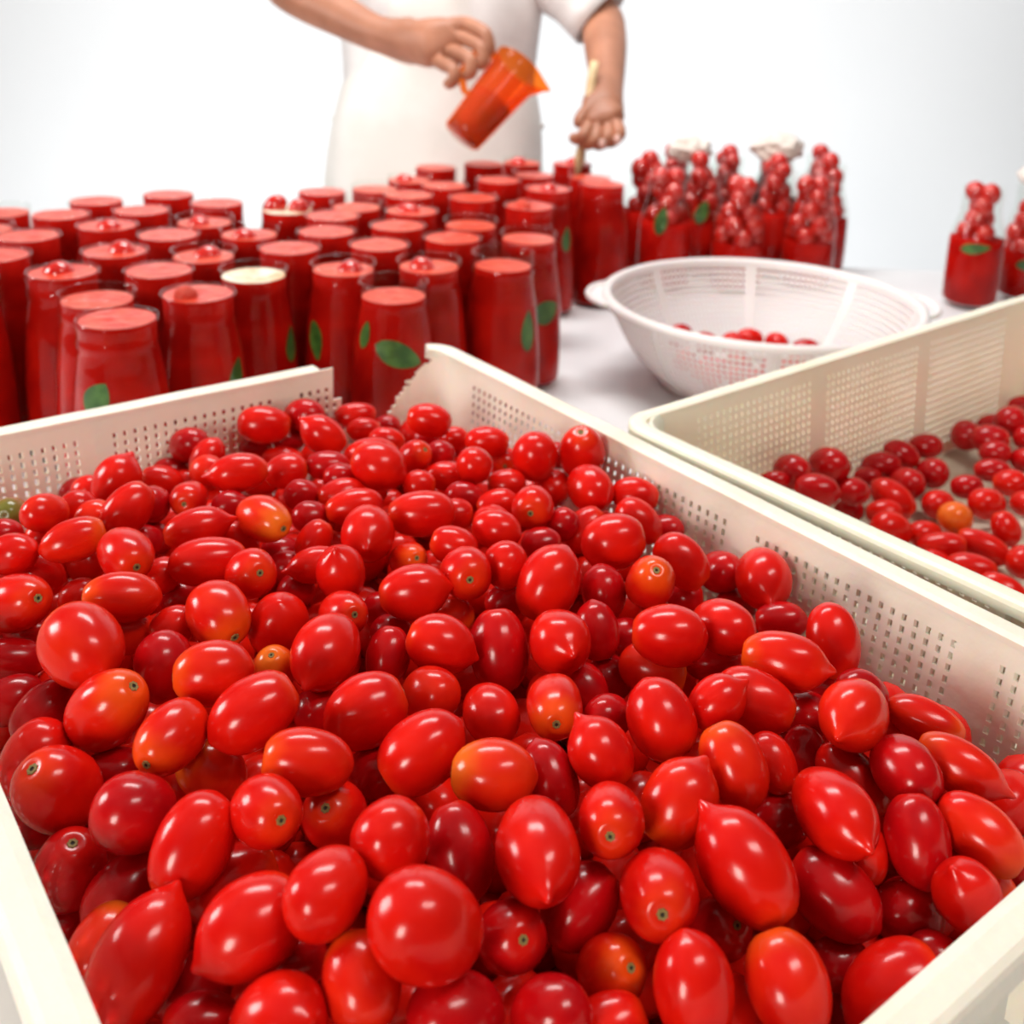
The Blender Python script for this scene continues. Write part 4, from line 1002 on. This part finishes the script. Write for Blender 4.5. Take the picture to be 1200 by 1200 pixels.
blob('hair', PB(0, 1.805, .012), .095, .105, .085, MT['hair'])
for s in (-1, 1):
    blob('eye', PB(.032*s, 1.745, -.102), .012, .008, .008, MT['eye']); blob('ear', PB(.088*s, 1.735, -.01), .010, .020, .032, MT['skin'])
    blob('shoe', PB(.128*s, .045, -.06), .050, .15, .045, MT['shoe'])
blob('nose', PB(0, 1.72, -.112), .014, .020, .024, MT['skin']); blob('mouth', PB(0, 1.675, -.098), .024, .010, .007, MT['lip'])
def loft(name, rings, mat, n=40, wob=.006, seed=0, arc=(0, 2*PI), thick=.003):
    """rings: (centre r, centre f, z, half width, half depth)"""
    vs = []; fs = []; full = arc[1]-arc[0] > 6.2; m = n if full else n+1
    for (cr, cf, z, hw, hd_) in rings:
        for k in range(m):
            a = arc[0]+(arc[1]-arc[0])*k/n
            p = PB(cr, z, cf); w = 1+wob*8*noise.noise(Vector((math.cos(a)*2.2, math.sin(a)*2.2, z*2.2+seed)))+wob*3*math.sin(a*9+seed+z*5)*max(0, (1.25-z))
            vs.append(p+RH*(hw*w*math.cos(a))+FH*(hd_*w*math.sin(a)))
    for i in range(len(rings)-1):
        for k in range(n):
            a = i*m+k; b = i*m+(k+1) % m; fs.append((a, b, b+m, a+m))
    o = part(link(name, mesh(name, vs, fs), mat))
    s = o.modifiers.new('solid', 'SOLIDIFY'); s.thickness = thick; sb = o.modifiers.new('sub', 'SUBSURF'); sb.levels = 1; sb.render_levels = 1
    return o
loft('t_shirt', [(0, .0, .93, .200, .140), (0, .0, 1.05, .192, .138), (0, .0, 1.18, .188, .140), (0, .01, 1.30, .200, .150), (0, .015, 1.40, .215, .150), (0, .02, 1.47, .215, .125), (0, .02, 1.52, .150, .095), (0, .015, 1.56, .075, .075)], MT['shirt'])
def sleeve(p0, p1, r0, r1, f=.5):
    e = Vector(p0).lerp(p1, f); n = 7
    me = tube([Vector(p0).lerp(e, i/n) for i in range(n+1)], [r0+(r1-r0)*i/n+.003*math.sin(i*2.1) for i in range(n+1)], 20, 'sleeve', caps=False)
    o = part(link('sleeve', me, MT['shirt'])); s = o.modifiers.new('solid', 'SOLIDIFY'); s.thickness = .003; return o
sleeve(PB(-.165, 1.48, .02), e1, .072, .070, .60)
sleeve(PB(.165, 1.48, .02), e2, .074, .068, .97)
loft('trousers', [(-.0, 0, 1.0, .175, .125), (0, 0, .90, .195, .145), (0, 0, .80, .205, .135), (0, 0, .74, .205, .12)], MT['trousers'])
for s in (-1, 1):
    loft('trouser_leg', [(.10*s, 0, .82, .100, .110), (.11*s, 0, .60, .085, .095), (.118*s, 0, .35, .075, .085), (.122*s, .015, .10, .068, .080)], MT['trousers'])
# apron: bib and wide skirt open at the back
loft('apron', [(-.0, -.01, .62, .255, .190), (-.0, -.01, .80, .245, .185), (-.005, -.005, .95, .232, .170), (-.005, 0, 1.06, .222, .160), (0, 0, 1.14, .212, .155), (0, .005, 1.22, .19, .160), (0, .01, 1.32, .15, .168), (0, .015, 1.42, .12, .162)],
     MT['apron'], 36, .008, 3, (PI*1.02-.12, PI*2+.10), .002)
part(link('apron_tie', tube([PB(.215*math.cos(a), 1.12, .158*math.sin(a)) for a in [PI*(k/12) for k in range(13)]], .006, 6, 'apron_tie'), MT['apron']))
part(link('neck_strap', tube([PB(.11*math.cos(a), 1.44+.13*math.sin(a), .10*math.sin(a*1.0)-.13*(1-math.sin(a))) for a in [PI*(k/12) for k in range(13)]], .006, 6, 'neck_strap'), MT['apron']))

# ---------------------------------------------------------------- jug, ladle spoon and the jar being filled
jb, jt = W(541, 160, 1.80), W(609, 80, 1.84)
ax = (jt-jb).normalized(); jl = (jt-jb).length
jug = empty('jug', jb); tag(jug, 'orange-stained plastic jug tilted over the jars, half full of tomato puree', 'jug')
jug.rotation_mode = 'QUATERNION'
towards = (RH*-1+Vector((0, 0, .45))).normalized()
xz = (towards-ax*towards.dot(ax)).normalized(); yy = ax.cross(xz)
jug.rotation_quaternion = Matrix((xz, yy, ax)).transposed().to_quaternion()
r0, r1 = .0345, .0455
pro = [(0, 0), (r0-.003, 0), (r0, .003)]+[(r0+(r1-r0)*k/6, .003+(jl-.003)*k/6) for k in range(1, 7)]+[(r1+.003, jl+.001), (r1+.002, jl+.004), (r1-.002, jl+.002)]+[(r0+(r1-r0)*k/6-.002, .004+(jl-.004)*k/6) for k in range(6, -1, -1)]+[(0, .004)]
me = lathe(pro, 40, 'jug_body')
for v in me.vertices:      # pouring lip opposite the handle
    if v.co.z > jl*.85:
        a = math.atan2(v.co.y, v.co.x); k = math.exp(-((abs(a)-PI)/.35)**2); v.co.x -= .014*k*(v.co.z-jl*.85)/(jl*.15)
link('jug_body', me, MT['jug'], jug)
link('puree', lathe([(0, .005), (r0-.004, .005), (r0+(r1-r0)*.30-.0035, jl*.30), (r0+(r1-r0)*.52-.0035, jl*.52), (0, jl*.55)], 32, 'puree'), MT['puree'], jug)
link('handle', tube([(r1-.002, 0, jl*.93), (r1+.016, 0, jl*.94), (r1+.026, 0, jl*.88), (r1+.027, 0, jl*.70), (r1+.020, 0, jl*.52), (r0+.012, 0, jl*.42), (r0+.005, 0, jl*.41)], [.008, .007, .0075, .0075, .007, .006, .006], 10, 'handle'), MT['jug'], jug)
st, sb_ = W(697, 72, 1.945), W(682, 168, 1.93)
sd = (sb_-st).normalized(); sl = (sb_-st).length
sp = empty('wooden_spoon', st); tag(sp, 'pale wooden spoon held upright in the hand above the jars', 'spoon')
sp.rotation_mode = 'QUATERNION'; sp.rotation_quaternion = sd.to_track_quat('Z', 'X')
link('handle', tube([(0, 0, k/8*sl) for k in range(9)], [.0075, .0085, .0085, .008, .0075, .007, .007, .007, .0075], 10, 'handle'), MT['wood'], sp)
bm = bmesh.new(); bmesh.ops.create_uvsphere(bm, u_segments=20, v_segments=12, radius=1)
for v in bm.verts:
    v.co = Vector((v.co.x*.022, v.co.y*.009+(.005 if v.co.y > 0 else 0)*(-(1-v.co.x**2)), v.co.z*.032+sl+.026))
mm = bpy.data.meshes.new('bowl'); bm.to_mesh(mm); bm.free(); link('bowl', mm, MT['wood'], sp)
